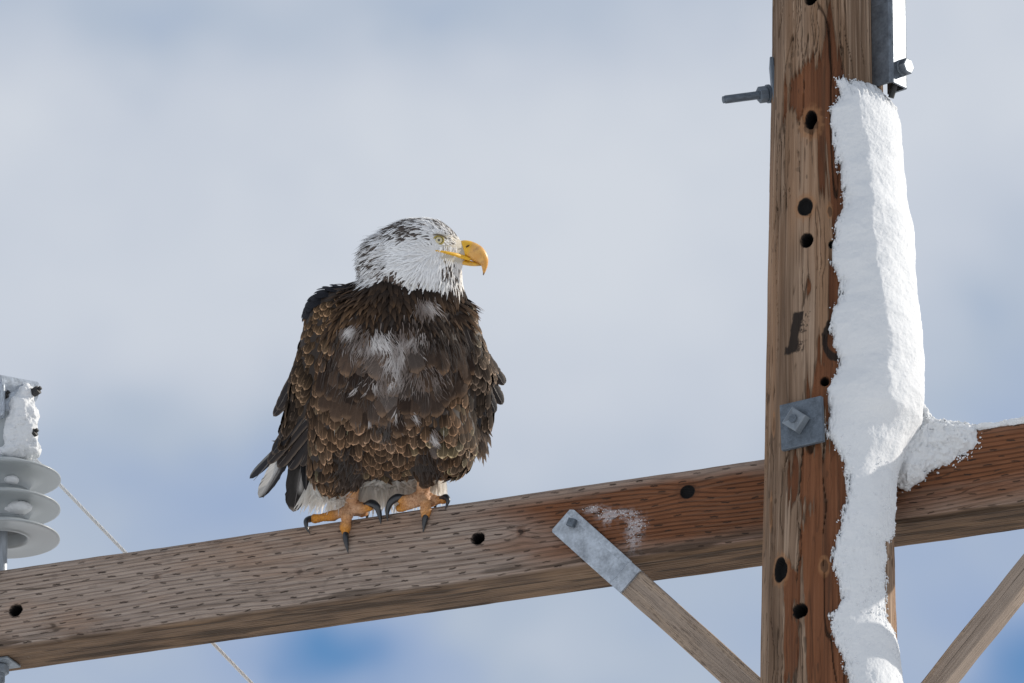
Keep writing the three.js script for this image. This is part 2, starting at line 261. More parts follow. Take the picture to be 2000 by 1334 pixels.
  for (let j = 0; j <= NV; j++) for (let i = 0; i <= NU; i++) {
    const u = i / NU, v = j / NV, an = (u - 0.5) * 2 * Math.PI, c = an * RM, y = mix(yBot, yTop, v), f = field(c, y), [hd] = hole(c, y);
    const r = poleR(y) + (fbm2(c * 9, y * 2.2, 3) - 0.5) * 0.007 - f.pm * 0.0042 + f.pe * 0.001 - f.crack * 0.008 - f.crack2 * 0.003 + (f.grain2 - 0.5) * 0.0016 - hd, o = j * (NU + 1) + i;
    pos.set([Math.sin(an) * r + poleX(y) - POLE.x, y - GROUND, Math.cos(an) * r], o * 3); uv.set([u, v], o * 2);
    if (i < NU && j < NV) idx.push(o, o + 1, o + NU + 2, o, o + NU + 2, o + NU + 1);
  }
  mesh('shaft', geoFrom(pos, idx, uv), mat, g);
  const low = new THREE.CylinderGeometry(poleR(yBot) * 0.975, poleR(yBot) * 1.22, yBot - GROUND + 0.3, 40, 1, true); low.translate(poleX(yBot) - POLE.x, (yBot - GROUND - 0.3) / 2, 0);
  mesh('shaft', low, dull({ map: bark.map.clone(), bumpMap: bark.bump, bumpScale: 0.004, roughness: 0.86 }), g);
  const hi = new THREE.CylinderGeometry(poleR(yTop) * 0.94, poleR(yTop), 1.6, 40, 1); hi.translate(poleX(yTop + 0.8) - POLE.x, yTop - GROUND + 0.8, 0);
  mesh('shaft', hi, mat, g);
}

// ───────────────────────── timber: shared builder for arm and braces ─────────────────────────
function timberGeo(L0, L1, H, D, rad, nl, disp) {
  // bar along x from L0 to L1, front face at z = 0, back at z = -D, rounded edges; uv.y runs round the section from the middle of the front face
  const prof = []; const add = (y, z) => prof.push([y, z]), step = 0.0026;
  const line = (y0, z0, y1, z1) => { const n = Math.max(2, Math.round(Math.hypot(y1 - y0, z1 - z0) / step)); for (let i = 0; i < n; i++) add(mix(y0, y1, i / n), mix(z0, z1, i / n)); };
  const arc = (cy, cz, a0, a1) => { const m = rad > 0.01 ? 11 : 6; for (let i = 0; i < m; i++) { const a = mix(a0, a1, i / m); add(cy + Math.cos(a) * rad, cz + Math.sin(a) * rad); } };
  const h = H / 2, P = Math.PI;
  line(0, 0, h - rad, 0); arc(h - rad, -rad, P / 2, 0); line(h, -rad, h, -D + rad); arc(h - rad, -D + rad, 0, -P / 2); line(h - rad, -D, -h + rad, -D); arc(-h + rad, -D + rad, -P / 2, -P); line(-h, -D + rad, -h, -rad); arc(-h + rad, -rad, P, P / 2); line(-h + rad, 0, 0, 0);
  let len = 0; const s = prof.map((p, i) => (i ? (len += Math.hypot(p[0] - prof[i - 1][0], p[1] - prof[i - 1][1])) : 0)); len += Math.hypot(prof[0][0] - prof[prof.length - 1][0], prof[0][1] - prof[prof.length - 1][1]);
  const np = prof.length, pos = [], uv = [], idx = [];
  for (let i = 0; i <= nl; i++) for (let k = 0; k <= np; k++) {
    const p = prof[k % np], q = prof[(k + 1) % np], b = prof[(k + np - 1) % np], sc = k === np ? len : s[k], x = mix(L0, L1, i / nl);
    let ny = -(q[1] - b[1]), nz = q[0] - b[0]; const l = Math.hypot(ny, nz) || 1; ny /= l; nz /= l;
    const d = disp ? disp(x, sc, len, p[0], p[1]) : 0;
    pos.push(x, p[0] + ny * d, p[1] + nz * d); uv.push((x - L0) / (L1 - L0), sc / len);
    if (i < nl && k < np) { const o = i * (np + 1) + k; idx.push(o, o + np + 1, o + np + 2, o, o + np + 2, o + 1); }
  }
  for (const e of [0, nl]) { const c = pos.length / 3; pos.push(e ? L1 : L0, 0, -D / 2); uv.push(e ? 1 : 0, 0.5); for (let k = 0; k < np; k++) { const o = e * (np + 1) + k; e ? idx.push(c, o + 1, o) : idx.push(c, o, o + 1); } }
  return { geo: geoFrom(pos, idx, uv), len };
}

// ───────────────────────── crossarm ─────────────────────────
{
  const g = group('crossarm', ARM_O); g.rotation.y = -YAW;
  tag(g, 'thick sawn timber crossarm with rows of incised slits, running behind the pole', 'crossarm');
  const L0 = armPt(-260, 1150)[0], L1 = armPt(2260, 800)[0], PER = 2 * (ARM_H + ARM_D) - 8 * 0.018 + 2 * Math.PI * 0.018;
  const holes = [[933, 1051, 12, 11, 0.06], [31, 1192, 12, 11, 0.06], [1343, 961, 13, 12, 0.006]].map(([x, y, rx, ry, d]) => { const [t, u] = armPt(x, y); return { t, u, rx: rx * MM / Math.cos(YAW), ry: ry * MM / Math.cos(PITCH), d }; });
  const knots = [[1343, 960, 19, 15, 0.95], [1017, 1038, 8, 9, 0.8], [585, 1117, 9, 7, 0.5], [600, 1214, 16, 4, 0.9], [886, 1168, 18, 4, 0.9], [305, 1127, 9, 7, 0.5], [1155, 905, 10, 5, 0.5], [210, 1230, 60, 10, 0.25], [1100, 1140, 120, 12, 0.3]].map(([x, y, rx, ry, d]) => { const [t, u] = armPt(x, y); return { t, u, rx: rx * MM, ry: ry * MM, d }; });
  const brown = armPt(1180, 1040)[0], pole0 = armPt(1490, 980)[0], pole1 = armPt(1752, 940)[0];
  const frost = [[1160, 995, 22, 7], [1195, 1005, 26, 9], [1225, 1003, 22, 7], [1240, 1025, 20, 16], [1238, 1050, 14, 26], [1185, 1012, 12, 14]].map(([x, y, rx, ry]) => { const [t, u] = armPt(x, y); return { t, u, rx: rx * MM, ry: ry * MM }; });
  const hole = (t, u) => { let d = 0, e = 0; for (const h of holes) { const r = Math.hypot((t - h.t) / h.rx, (u - h.u) / h.ry); if (r < 1.4) { d = Math.max(d, h.d * (1 - sstep(0.84, 1.05, r))); e = Math.max(e, 1 - sstep(1.02, 1.16, r)); } } return [d, e]; };
  const up = (s) => (s < PER / 2 ? Math.min(s, ARM_H / 2) : -Math.min(PER - s, ARM_H / 2));
  const TW = 2048, TH = 2048;
  const front = (s) => s < ARM_H / 2 - 0.010 || s > PER - ARM_H / 2 + 0.010;
  const rings = (t, s) => {   // growth rings cut nearly flat: long wavy lines
    const w = fbm2(t * 1.3 + 5, s * 5, 2) * 0.05 + (n2(t * 5, s * 12) - 0.5) * 0.006, q = (s + w) * 95; let bend = 0;
    for (const k of knots) { const dx = (t - k.t) / (k.rx * 3.2), dy = (s - k.u) / (k.ry * 3); bend += k.d * Math.exp(-dx * dx - dy * dy) * (s > k.u ? 0.9 : -0.9); }
    return q + bend * 1.3;
  };
  const wood = texPair(TW, TH, (i, j) => {
    const t = mix(L0, L1, (i + 0.5) / TW), s = (j + 0.5) / TH * PER, ss = s > PER / 2 ? s - PER : s, u = up(s), fr = front(s), v = u / ARM_H + 0.5;
    const q = rings(t, ss), rg = 0.5 + 0.5 * Math.sin(q * 6.283), late = rg ** 3, fine = n2(t * 16, ss * 900), fine2 = n2(t * 6 + 9, ss * 350), blot = fbm2(t * 3.2, ss * 14 + 2, 4), blot2 = fbm2(t * 9 + 40, ss * 30, 3);
    const grey = mix3([0.37, 0.295, 0.245], [0.165, 0.118, 0.092], clamp(0.12 + late * 0.42 + (fine - 0.5) * 0.7 + (fbm2(t * 1.1, ss * 34 + 9, 3) - 0.5) * 0.8)), red = mix3([0.20, 0.083, 0.040], [0.088, 0.034, 0.016], clamp(late * 0.85 + (fine - 0.5) * 0.5));
    let k = t < pole0 + 0.05 ? sstep(brown - 0.34, brown + 0.02, t + (blot - 0.5) * 0.5 + (0.5 - v) * -0.25) : 1;
    const topGrey = sstep(0.82, 0.96, v + (blot - 0.5) * 0.25) * (t < pole0 + 0.1 ? 0.8 : 0.15);
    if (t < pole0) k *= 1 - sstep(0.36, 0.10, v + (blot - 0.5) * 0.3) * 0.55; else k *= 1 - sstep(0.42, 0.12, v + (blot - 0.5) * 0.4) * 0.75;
    k *= 1 - topGrey; 
    let col = mix3(grey, red, clamp(k * 1.05));
    col = mix3(col, [0.30, 0.17, 0.10], sstep(0.52, 0.75, blot) * 0.4 * (1 - k));
    col = mix3(col, [0.13, 0.09, 0.065], sstep(0.62, 0.92, fine2) * 0.35);
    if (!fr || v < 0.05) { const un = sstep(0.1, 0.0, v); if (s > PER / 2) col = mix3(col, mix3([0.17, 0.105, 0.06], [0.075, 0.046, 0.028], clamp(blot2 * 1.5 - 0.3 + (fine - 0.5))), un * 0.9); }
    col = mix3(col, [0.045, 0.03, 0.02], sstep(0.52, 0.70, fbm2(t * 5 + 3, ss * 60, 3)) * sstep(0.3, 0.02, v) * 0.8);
    let h = 0.6 + (late - 0.4) * 0.4 + (fine - 0.5) * 0.35;
    // incised slits: staggered rows
    const row = Math.floor(ss / 0.0165 + 100), rp = ss / 0.0165 + 100 - row - 0.5, off = row * 0.0265 + (h2(row, 7) - 0.5) * 0.014, pit = 0.0715, ix = Math.floor((t + off) / pit), lx = (t + off) / pit - ix - 0.5;
    const jx = (h2(ix, row) - 0.5) * 0.10, jy = (h2(ix + 31, row) - 0.5) * 0.22, al = Math.abs(lx - jx) * pit / (0.0085 + 0.004 * h2(ix, row + 90)), ac = Math.abs(rp - jy + (n2(t * 300, row) - 0.5) * 0.09 + (lx - jx) * (h2(ix + 77, row) - 0.5) * 1.2) * 0.0165 / (0.0012 + 0.0007 * h2(ix + 3, row + 50));
    const cut = (1 - sstep(0.75, 1.0, al)) * (1 - sstep(0.55, 1.05, ac / (1 - 0.6 * al * al * al + 1e-3))) * (h2(ix + 5, row + 3) > 0.08 ? 1 : 0) * (0.65 + 0.35 * h2(ix + 13, row + 9)) * (0.6 + 0.4 * sstep(0.32, 0.5, blot2 + 0.06));
    if (fr) { col = mix3(col, [0.03, 0.02, 0.016], cut * 0.92); h -= cut * 0.6; col = mix3(col, [0.05, 0.035, 0.026], (1 - sstep(1.0, 2.4, ac)) * (1 - sstep(0.7, 1.2, al)) * 0.22); }
    // drying checks
    const ck = Math.abs(n2(t * 2.2 + 3, ss * 70 + (n2(t * 9, ss * 20) - 0.5)) - 0.5); const check = (1 - sstep(0.004, 0.022, ck)) * sstep(0.52, 0.62, n2(t * 4 + 8, ss * 30)); col = mix3(col, [0.04, 0.026, 0.018], check * 0.7); h -= check * 0.5;
    for (const n of knots) { const r = Math.hypot((t - n.t) / n.rx, (u - n.u) / n.ry) + (n2(t * 220, ss * 220) - 0.5) * 0.5; if (fr && r < 1.7) { col = mix3(col, [0.10, 0.045, 0.025], (1 - sstep(0.8, 1.7, r)) * 0.6 * n.d); col = mix3(col, [0.016, 0.012, 0.011], (1 - sstep(0.5, 0.8, r)) * n.d); } }
    if (fr) { let f = 0; for (const q2 of frost) { const dx = (t - q2.t) / q2.rx, dy = (u - q2.u) / q2.ry; f += Math.exp(-dx * dx - dy * dy); } f = clamp(f) * sstep(0.40, 0.62, fbm2(t * 150, ss * 190, 3) + f * 0.14 - 0.02); col = mix3(col, [0.62, 0.60, 0.62], f * 0.5); h += f * 0.2; const [, e] = hole(t, u); col = mix3(col, [0.01, 0.009, 0.009], e); }
    const dirt = sstep(0.6, 0.8, fbm2(t * 40 + 7, ss * 60, 3)) * sstep(0.5, 0.7, fbm2(t * 2.5, 3, 2) + (v > 0.75 ? 0.12 : -0.1)); col = mix3(col, [0.07, 0.055, 0.045], dirt * 0.22);
    return [...col, h];
  });
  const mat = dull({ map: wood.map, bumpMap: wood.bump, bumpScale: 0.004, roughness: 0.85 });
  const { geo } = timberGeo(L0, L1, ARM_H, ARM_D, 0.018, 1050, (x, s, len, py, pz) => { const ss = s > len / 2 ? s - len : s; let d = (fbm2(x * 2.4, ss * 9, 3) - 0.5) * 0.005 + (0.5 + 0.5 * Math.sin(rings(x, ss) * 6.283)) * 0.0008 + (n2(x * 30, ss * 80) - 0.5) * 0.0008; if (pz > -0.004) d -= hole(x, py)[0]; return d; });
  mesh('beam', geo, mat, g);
}

// ───────────────────────── braces ─────────────────────────
const braceTex = texPair(1024, 512, (i, j) => {
  const x = i / 1024, y = j / 512, fine = n2(x * 26, y * 190), f2 = n2(x * 11 + 3, y * 60), bl = fbm2(x * 6, y * 9, 4), dash = sstep(0.72, 0.86, n2(x * 70, y * 240)) * sstep(0.4, 0.7, bl);
  let c = mix3([0.36, 0.29, 0.235], [0.24, 0.185, 0.145], clamp(fine * 0.6 + f2 * 0.5 - 0.1)); c = mix3(c, [0.42, 0.31, 0.215], sstep(0.5, 0.8, bl) * 0.5); c = mix3(c, [0.08, 0.06, 0.05], dash * 0.6);
  return [...c, 0.5 + (fine - 0.5) * 0.5 - dash * 0.4];
});
braceTex.map.wrapS = braceTex.map.wrapT = THREE.RepeatWrapping;
const braceMat = dull({ map: braceTex.map, bumpMap: braceTex.bump, bumpScale: 0.0025, roughness: 0.85 });
function braceAxes(p0, p1) { const x = p1.clone().sub(p0).normalize(), z = FACE.clone().addScaledVector(x, -FACE.dot(x)).normalize(), y = V().crossVectors(z, x); return new THREE.Matrix4().makeBasis(x, y, z); }
{
  // both braces run in a plane just in front of the arm's face
  const off = ARM_O.clone().addScaledVector(FACE, 0.030), pl = (x, y, o = off) => onPlane(x, y, o, FACE);
  const A = pl(1100, 1018), B = pl(1482, 1360);
  const ax = braceAxes(A, B), inv = ax.clone().invert();
  const wid = 46 * MM, thick = 0.040;
  const g = group('diagonal_brace', A); g.quaternion.setFromRotationMatrix(ax);
  tag(g, 'grey wooden brace with flat galvanised end strap, bolted to the arm left of the pole', 'brace', null);
  const local = (x, y) => pl(x, y).sub(A).applyMatrix4(inv);
  const s0 = local(1228, 1112).x, L = B.clone().sub(A).length();
  const nf = (x, s) => (fbm2(x * 8, s * 20, 2) - 0.5) * 0.003;
  const t = timberGeo(s0 - 0.004, L + 0.9, wid * 1.25, thick, 0.004, 260, nf); t.geo.translate(0, 0, 0.004);
  mesh('strut', t.geo, braceMat, g);
  // the strap: a flat plate with a fold, wrapping the end of the strut
  const w2 = wid * 1.28, th = 0.006;
  const sh = new THREE.Shape(); const c0 = -0.014; sh.moveTo(c0 - 0.004, -w2 / 2 + 0.004); sh.lineTo(c0, -w2 / 2); sh.lineTo(s0 - 0.022, -w2 / 2); sh.lineTo(s0 - 0.022, w2 / 2); sh.lineTo(c0 + 0.004, w2 / 2); sh.lineTo(c0 - 0.004, w2 / 2 - 0.006); sh.closePath();
  const flat = new THREE.ExtrudeGeometry(sh, { depth: th - 0.002, bevelEnabled: true, bevelSize: 0.001, bevelThickness: 0.001, bevelSegments: 2 }); flat.translate(0, 0, -0.024);
  const uvs = (geo, k = 6) => { const p = geo.attributes.position, uv = new Float32Array(p.count * 2); for (let i = 0; i < p.count; i++) { uv[2 * i] = p.getX(i) * k; uv[2 * i + 1] = (p.getY(i) + p.getZ(i)) * k; } geo.setAttribute('uv', new THREE.BufferAttribute(uv, 2)); return geo; };
  // inclined fold from the face of the arm out over the strut
  const fold = new THREE.BufferGeometry(), z0 = -0.018, z1 = 0.011, x0 = s0 - 0.023, x1 = s0 - 0.006, x2 = s0 + 0.03;
  const ring = (x, z, zb) => [[x, -w2 / 2, zb], [x, -w2 / 2, z], [x, w2 / 2, z], [x, w2 / 2, zb]];
  const rs = [ring(x0, z0, z0 - 0.006), ring(x1, z1, z1 - 0.006), ring(x2, z1, -0.034), ring(x2, z1 - 0.003, -0.034)]; const fp = [], fi = [];
  const quad = (a, b, c, d) => { const o = fp.length / 3; fp.push(...a, ...b, ...c, ...d); fi.push(o, o + 1, o + 2, o, o + 2, o + 3); };
  quad(rs[0][1], rs[1][1], rs[1][2], rs[0][2]); quad(rs[1][1], rs[2][1], rs[2][2], rs[1][2]); quad(rs[0][0], rs[1][0], rs[1][1], rs[0][1]); quad([x1, -w2 / 2, -0.034], rs[2][0], rs[2][1], rs[1][1]); quad(rs[1][2], rs[2][2], rs[2][3], [x1, w2 / 2, -0.034]); quad(rs[0][2], rs[1][2], rs[1][3], rs[0][3]); quad(rs[2][1], rs[2][0], rs[2][3], rs[2][2]); quad(rs[0][0], rs[0][3], rs[1][3], rs[1][0]);
  const foldG = geoFrom(fp, fi);
  const strap = mesh('strap', mergeGeometries([uvs(flat), uvs(foldG.toNonIndexed())].map((q) => { q.deleteAttribute('normal'); q.computeVertexNormals(); return q; })), M.plate, g);
  const bl = local(1113, 1018), bolt = nut(0.0135, 0.016, 4, 0.2); bolt.rotateY(0.78 + 0.42); bolt.rotateX(Math.PI / 2); bolt.translate(bl.x, bl.y, -0.019);
  mesh('bolt_head', bolt, M.dark, strap);
}
{
  const off = ARM_O.clone().addScaledVector(FACE, 0.030), A = onPlane(1808, 1350, off, FACE), B = onPlane(2060, 1036, off, FACE), ax = braceAxes(A, B);
  const g = group('diagonal_brace_001', A); g.quaternion.setFromRotationMatrix(ax);
  tag(g, 'plain tan wooden brace right of the snowy pole, sunlit along its lower edge', 'brace', null);
  const L = B.clone().sub(A).length(); const t = timberGeo(-0.9, L + 0.15, 0.052, 0.055, 0.004, 240, (x, s) => (fbm2(x * 8 + 20, s * 20, 2) - 0.5) * 0.003);
  mesh('strut', t.geo, braceMat, g);
}

// ───────────────────────── snow ─────────────────────────
const snowTex = texPair(512, 512, (i, j) => { const a = fbm2(i / 9, j / 9, 4), b = h2(i, j); return [0.665, 0.677, 0.695, 0.5 + (a - 0.5) * 0.8 + (b - 0.5) * 0.25]; });
const snowMat = new THREE.MeshPhysicalMaterial({ color: 0xffffff, map: snowTex.map, bumpMap: snowTex.bump, bumpScale: 0.0008, roughness: 0.9 });
const snowGrain = (x, y, z) => (fbm3(x * 26, y * 26, z * 26, 2) - 0.5) * 0.008 + (fbm3(x * 110, y * 110, z * 110, 3) - 0.5) * 0.0030 + (n3(x * 330, y * 330, z * 330) - 0.5) * 0.0014;
function crumbs(parent, list, seed) {   // loose crystals along ragged snow edges
  const r = rng(seed), geo = new THREE.IcosahedronGeometry(1, 1), p = geo.attributes.position; for (let i = 0; i < p.count; i++) { const q = V().fromBufferAttribute(p, i), k = 0.7 + 0.6 * n3(q.x * 2 + 5, q.y * 2, q.z * 2); p.setXYZ(i, q.x * k, q.y * k, q.z * k); } geo.computeVertexNormals();
  const im = new THREE.InstancedMesh(geo, std({ color: new THREE.Color().setRGB(0.665, 0.677, 0.695), roughness: 0.9 }), list.length), m = new THREE.Matrix4(), q = new THREE.Quaternion();
  list.forEach((c, i) => { q.setFromEuler(new THREE.Euler(r() * 6, r() * 6, r() * 6)); m.compose(c.p, q, V(c.s * (0.6 + r()), c.s * (0.6 + r()), c.s * (0.6 + r()))); im.setMatrixAt(i, m); });
  im.name = 'snow_crumbs'; im.userData.kind = 'stuff'; im.castShadow = im.receiveShadow = true; parent.add(im);
}
{
  const g = group('snow_drift', V(POLE.x, yAt(1334), POLE.z)), y0 = yAt(1334);
  tag(g, 'long plastered drift of white snow clinging down the right side of the pole', 'snow');
  const edge = [[1626, 140], [1632, 150], [1640, 172], [1634, 200], [1618, 215], [1626, 260], [1632, 300], [1640, 340], [1648, 390], [1640, 420], [1630, 450], [1633, 480], [1624, 515], [1640, 550], [1640, 580], [1628, 600], [1620, 640], [1630, 680], [1640, 700], [1632, 730], [1612, 760], [1616, 800], [1612, 850], [1640, 880], [1650, 920], [1655, 960], [1648, 1000], [1630, 1060], [1625, 1085], [1640, 1130], [1645, 1170], [1618, 1200], [1625, 1240], [1650, 1290], [1655, 1334], [1640, 1420]];
  const E = edge.map(([x, y]) => { const [a, h] = polePt(x, y); return [h, a]; }).sort((a, b) => a[0] - b[0]);
  const sil = [[150, 1712], [185, 1745], [215, 1757], [330, 1765], [400, 1772], [450, 1785], [560, 1790], [640, 1800], [700, 1806], [790, 1806], [830, 1800], [870, 1778], [940, 1756], [1050, 1750], [1090, 1742], [1180, 1744], [1250, 1752], [1334, 1768], [1430, 1785]];
  const T = sil.map(([y, x]) => { const h = yAt(y); return [h, Math.max(0.008, onPlane(x, y, POLE, V(0, 0, 1)).x - poleX(h) - poleR(h))]; }).sort((a, b) => a[0] - b[0]);
  const Rr = [[140, 1.2], [165, 1.7], [220, 2.2], [800, 2.3], [880, 1.9], [960, 1.65], [1050, 1.5], [1085, 1.02], [1180, 0.96], [1235, 1.05], [1270, 1.5], [1400, 1.9]].map(([y, a]) => [yAt(y), a]).sort((a, b) => a[0] - b[0]);
  const C = [[150, 1685], [330, 1700], [560, 1716], [700, 1738], [800, 1748], [850, 1768], [900, 1760], [1050, 1752], [1075, 1726], [1150, 1722], [1190, 1738], [1250, 1746], [1285, 1718], [1400, 1712]].map(([y, x]) => [polePt(x - 30, y)[1] + 0.01, x]).sort((p, q) => p[0] - q[0]);
  const top = polePt(1665, 152)[1], bot = yAt(1450);
  const thick = (a, y) => {
    const slow = (n2(a * 2, y * 9) - 0.5) * 0.12 + (n2(a * 6 + 9, y * 30) - 0.5) * 0.06 + (n2(a * 14 + 5, y * 70) - 0.5) * 0.03, rag = slow * 0.5 + (n2(a * 26, y * 34) - 0.5) * 0.08 + (n2(a * 70, y * 90) - 0.5) * 0.05 + (n2(a * 190, y * 220) - 0.5) * 0.04;
    const l = interp(E, y) + rag, r = interp(Rr, y) + rag * 2, t = interp(T, y), R = poleR(y);
    const fromL = (a - l) * R, fromR = (r - a) * R, fromT = top - y + rag * 0.22 + (a > 0.3 ? -(a - 0.3) * 0.012 : 0);
    const ac = Math.max(l + 0.16, Math.asin(clamp((interp(C, y) - POLE_PX - 8) * poleScale / (R + 0.9 * t), 0, 0.985))) + slow, l0 = interp(E, y), q = clamp((a - l0 + 0.02) / (ac - l0)), ramp = mix(q, q * q * (3 - 2 * q), 0.55);
    let d = (t - 0.010) * ramp + 0.010 * Math.sqrt(clamp(fromL / 0.012));
    d *= Math.sqrt(clamp(fromR / 0.09)) * Math.sqrt(clamp(fromT / 0.05));
    const m = Math.min(fromL, fromR, fromT);
    return m < 0 ? -0.012 + Math.max(-0.02, m) * 0.4 : d;
  };
  const A0 = -0.35, A1 = 2.7, NA = 270, NY = 760, pos = new Float32Array((NA + 1) * (NY + 1) * 3), uv = new Float32Array((NA + 1) * (NY + 1) * 2), idx = [], on = new Uint8Array((NA + 1) * (NY + 1)), loose = [], rr = rng(5);
  for (let j = 0; j <= NY; j++) for (let i = 0; i <= NA; i++) {
    const a = mix(A0, A1, i / NA), y = mix(bot, top + 0.03, j / NY), t = thick(a, y), R = poleR(y), o = j * (NA + 1) + i;
    let r = R + t; if (t > 0) { r += snowGrain(Math.sin(a) * R, y, Math.cos(a) * R) * Math.min(1, 0.35 + t / 0.03); on[o] = 1; }
    const lx = poleX(y) - POLE.x; pos.set([Math.sin(a) * r + lx, y - y0, Math.cos(a) * r], o * 3); uv.set([a * 1.6, y * 9], o * 2);
    if (t > 0 && t < 0.02 && rr() < 0.12) loose.push({ p: V(lx + Math.sin(a) * (R + t * rr() + 0.001), y - y0 + (rr() - 0.5) * 0.006, Math.cos(a) * (R + t * rr() + 0.001)), s: 0.0008 + 0.0012 * rr() });
    if (t < 0 && t > -0.0145 && rr() < 0.03 && a < 0.7) loose.push({ p: V(lx + Math.sin(a) * (R + 0.0005), y - y0, Math.cos(a) * (R + 0.0005)), s: 0.0006 + 0.0010 * rr() });
  }
  for (let j = 0; j < NY; j++) for (let i = 0; i < NA; i++) { const o = j * (NA + 1) + i; if (on[o] || on[o + 1] || on[o + NA + 1] || on[o + NA + 2]) idx.push(o, o + 1, o + NA + 2, o, o + NA + 2, o + NA + 1); }
  mesh('snow_crust', geoFrom(pos, idx, uv), snowMat, g);
  crumbs(g, loose, 11);
}
function snowLump(name, blobs, base, k, cell, noiseAmp, cut, seed) {   // blobs: [Vector3, radii] in metres round base
  const lo = [9, 9, 9], hi = [-9, -9, -9];
  for (const [c, r] of blobs) ['x', 'y', 'z'].forEach((a, i) => { lo[i] = Math.min(lo[i], c[a] - r[i] - 0.02); hi[i] = Math.max(hi[i], c[a] + r[i] + 0.02); });
  const f = (x, y, z) => { let d = 1; for (const [c, r] of blobs) d = smin(d, ell(x, y, z, [c.x, c.y, c.z], r), k); d += -(fbm3(x * 60 + seed, y * 60, z * 60, 3) - 0.5) * noiseAmp - (n3(x * 300, y * 300, z * 300) - 0.5) * noiseAmp * 0.35; return cut ? Math.max(d, cut(x, y, z)) : d; };
  const m = surfaceNets(f, lo, hi, cell), uv = new Float32Array(m.pos.length / 3 * 2);
  for (let i = 0; i < uv.length / 2; i++) { uv[2 * i] = (m.pos[3 * i] + m.pos[3 * i + 2] * 0.5) * 9; uv[2 * i + 1] = (m.pos[3 * i + 1] + m.pos[3 * i + 2] * 0.5) * 9; }
  return geoFrom(m.pos, m.idx, uv);
}
{
  // the clump on the arm just right of the pole
  const base = onPlane(1830, 880, ARM_O, FACE), g = group('snow_clump', base);
  tag(g, 'fluffy clump of snow stuck to the arm right beside the pole', 'snow');
  const b = (x, y, out, rx, ry, rz) => [onPlane(x, y, ARM_O.clone().addScaledVector(FACE, out), FACE).sub(base), [rx, ry, rz]];
  const blobs = [b(1775, 880, 0.03, 0.05, 0.075, 0.05), b(1780, 915, 0.012, 0.034, 0.032, 0.03), b(1812, 862, 0.015, 0.046, 0.034, 0.036), b(1828, 892, 0.003, 0.046, 0.026, 0.022), b(1864, 866, 0.0, 0.044, 0.028, 0.022), b(1888, 855, 0.0, 0.028, 0.026, 0.024), b(1800, 842, 0.008, 0.044, 0.018, 0.05), b(1845, 843, -0.02, 0.06, 0.010, 0.05), b(1800, 815, 0.02, 0.016, 0.03, 0.04), b(1768, 935, 0.003, 0.02, 0.022, 0.018)];
  mesh('snow_crust', snowLump('x', blobs, base, 0.028, 0.0028, 0.019, null, 3), snowMat, g);
  const r = rng(31), loose = [], edgePts = [[1905, 850], [1912, 862], [1900, 880], [1888, 892], [1868, 900], [1850, 905], [1828, 915], [1805, 930], [1785, 942], [1762, 952], [1890, 842]];
  for (let i = 0; i < 240; i++) { const k = r() * (edgePts.length - 1), a = Math.floor(k), e0 = edgePts[a], e1 = edgePts[a + 1], x = mix(e0[0], e1[0], k - a) + (r() + r() + r() - 1.5) * 13 - 4, y = mix(e0[1], e1[1], k - a) + (r() + r() + r() - 1.5) * 13 - 3; loose.push({ p: onPlane(x, y, ARM_O.clone().addScaledVector(FACE, 0.0015), FACE).sub(base), s: 0.0010 + 0.0022 * r() * r() }); }
  crumbs(g, loose, 12);
}
{
  // a thin ridge of snow along the top of the arm at the right
  const yT = ARM_TOP, p = onPlane(1900, 824, ARM_O, FACE), g = group('snow_ridge', V(p.x, yT, p.z));
  tag(g, 'thin line of snow along the top edge of the arm far from the eagle', 'snow');
  const r = rng(8), blobs = []; const off = [[1890, .006], [1905, .007], [1925, .005], [1940, .004], [1965, .006], [1980, .009], [1995, .010], [2015, .010], [2040, .012], [2070, .012], [2110, .01], [1870, .008], [1850, .01]];
  for (const [x, h] of off) { const q = onPlane(x, 1115 - 0.151 * x, ARM_O, FACE); const c = V(q.x, yT, q.z).sub(g.position).addScaledVector(FACE, -0.012 - 0.01 * r()); blobs.push([c, [0.024, h * 1.2, 0.018]]); }
  mesh('snow_crust', snowLump('x', blobs, null, 0.012, 0.0026, 0.010, null, 9), snowMat, g);
}
{
  // frost crystals on the arm beside the strap
  const base = onPlane(1215, 1020, ARM_O, FACE), g = group('frost_patch', base), r = rng(77), loose = [];
  tag(g, 'sparse dusting of frost on the arm beside the strap of the brace', 'frost');
  for (const [x, y, rx, ry, n] of [[1160, 995, 20, 6, 40], [1195, 1006, 24, 8, 60], [1225, 1002, 20, 6, 50], [1243, 1022, 20, 13, 70], [1238, 1050, 12, 24, 40]])
    for (let i = 0; i < n; i++) { const a = r() * 6.283, q = Math.sqrt(r()) * 1.25; loose.push({ p: onPlane(x + Math.cos(a) * q * rx, y + Math.sin(a) * q * ry, ARM_O.clone().addScaledVector(FACE, 0.001), FACE).sub(base), s: 0.0005 + 0.0008 * r() * r() }); }
  crumbs(g, loose, 13);
}

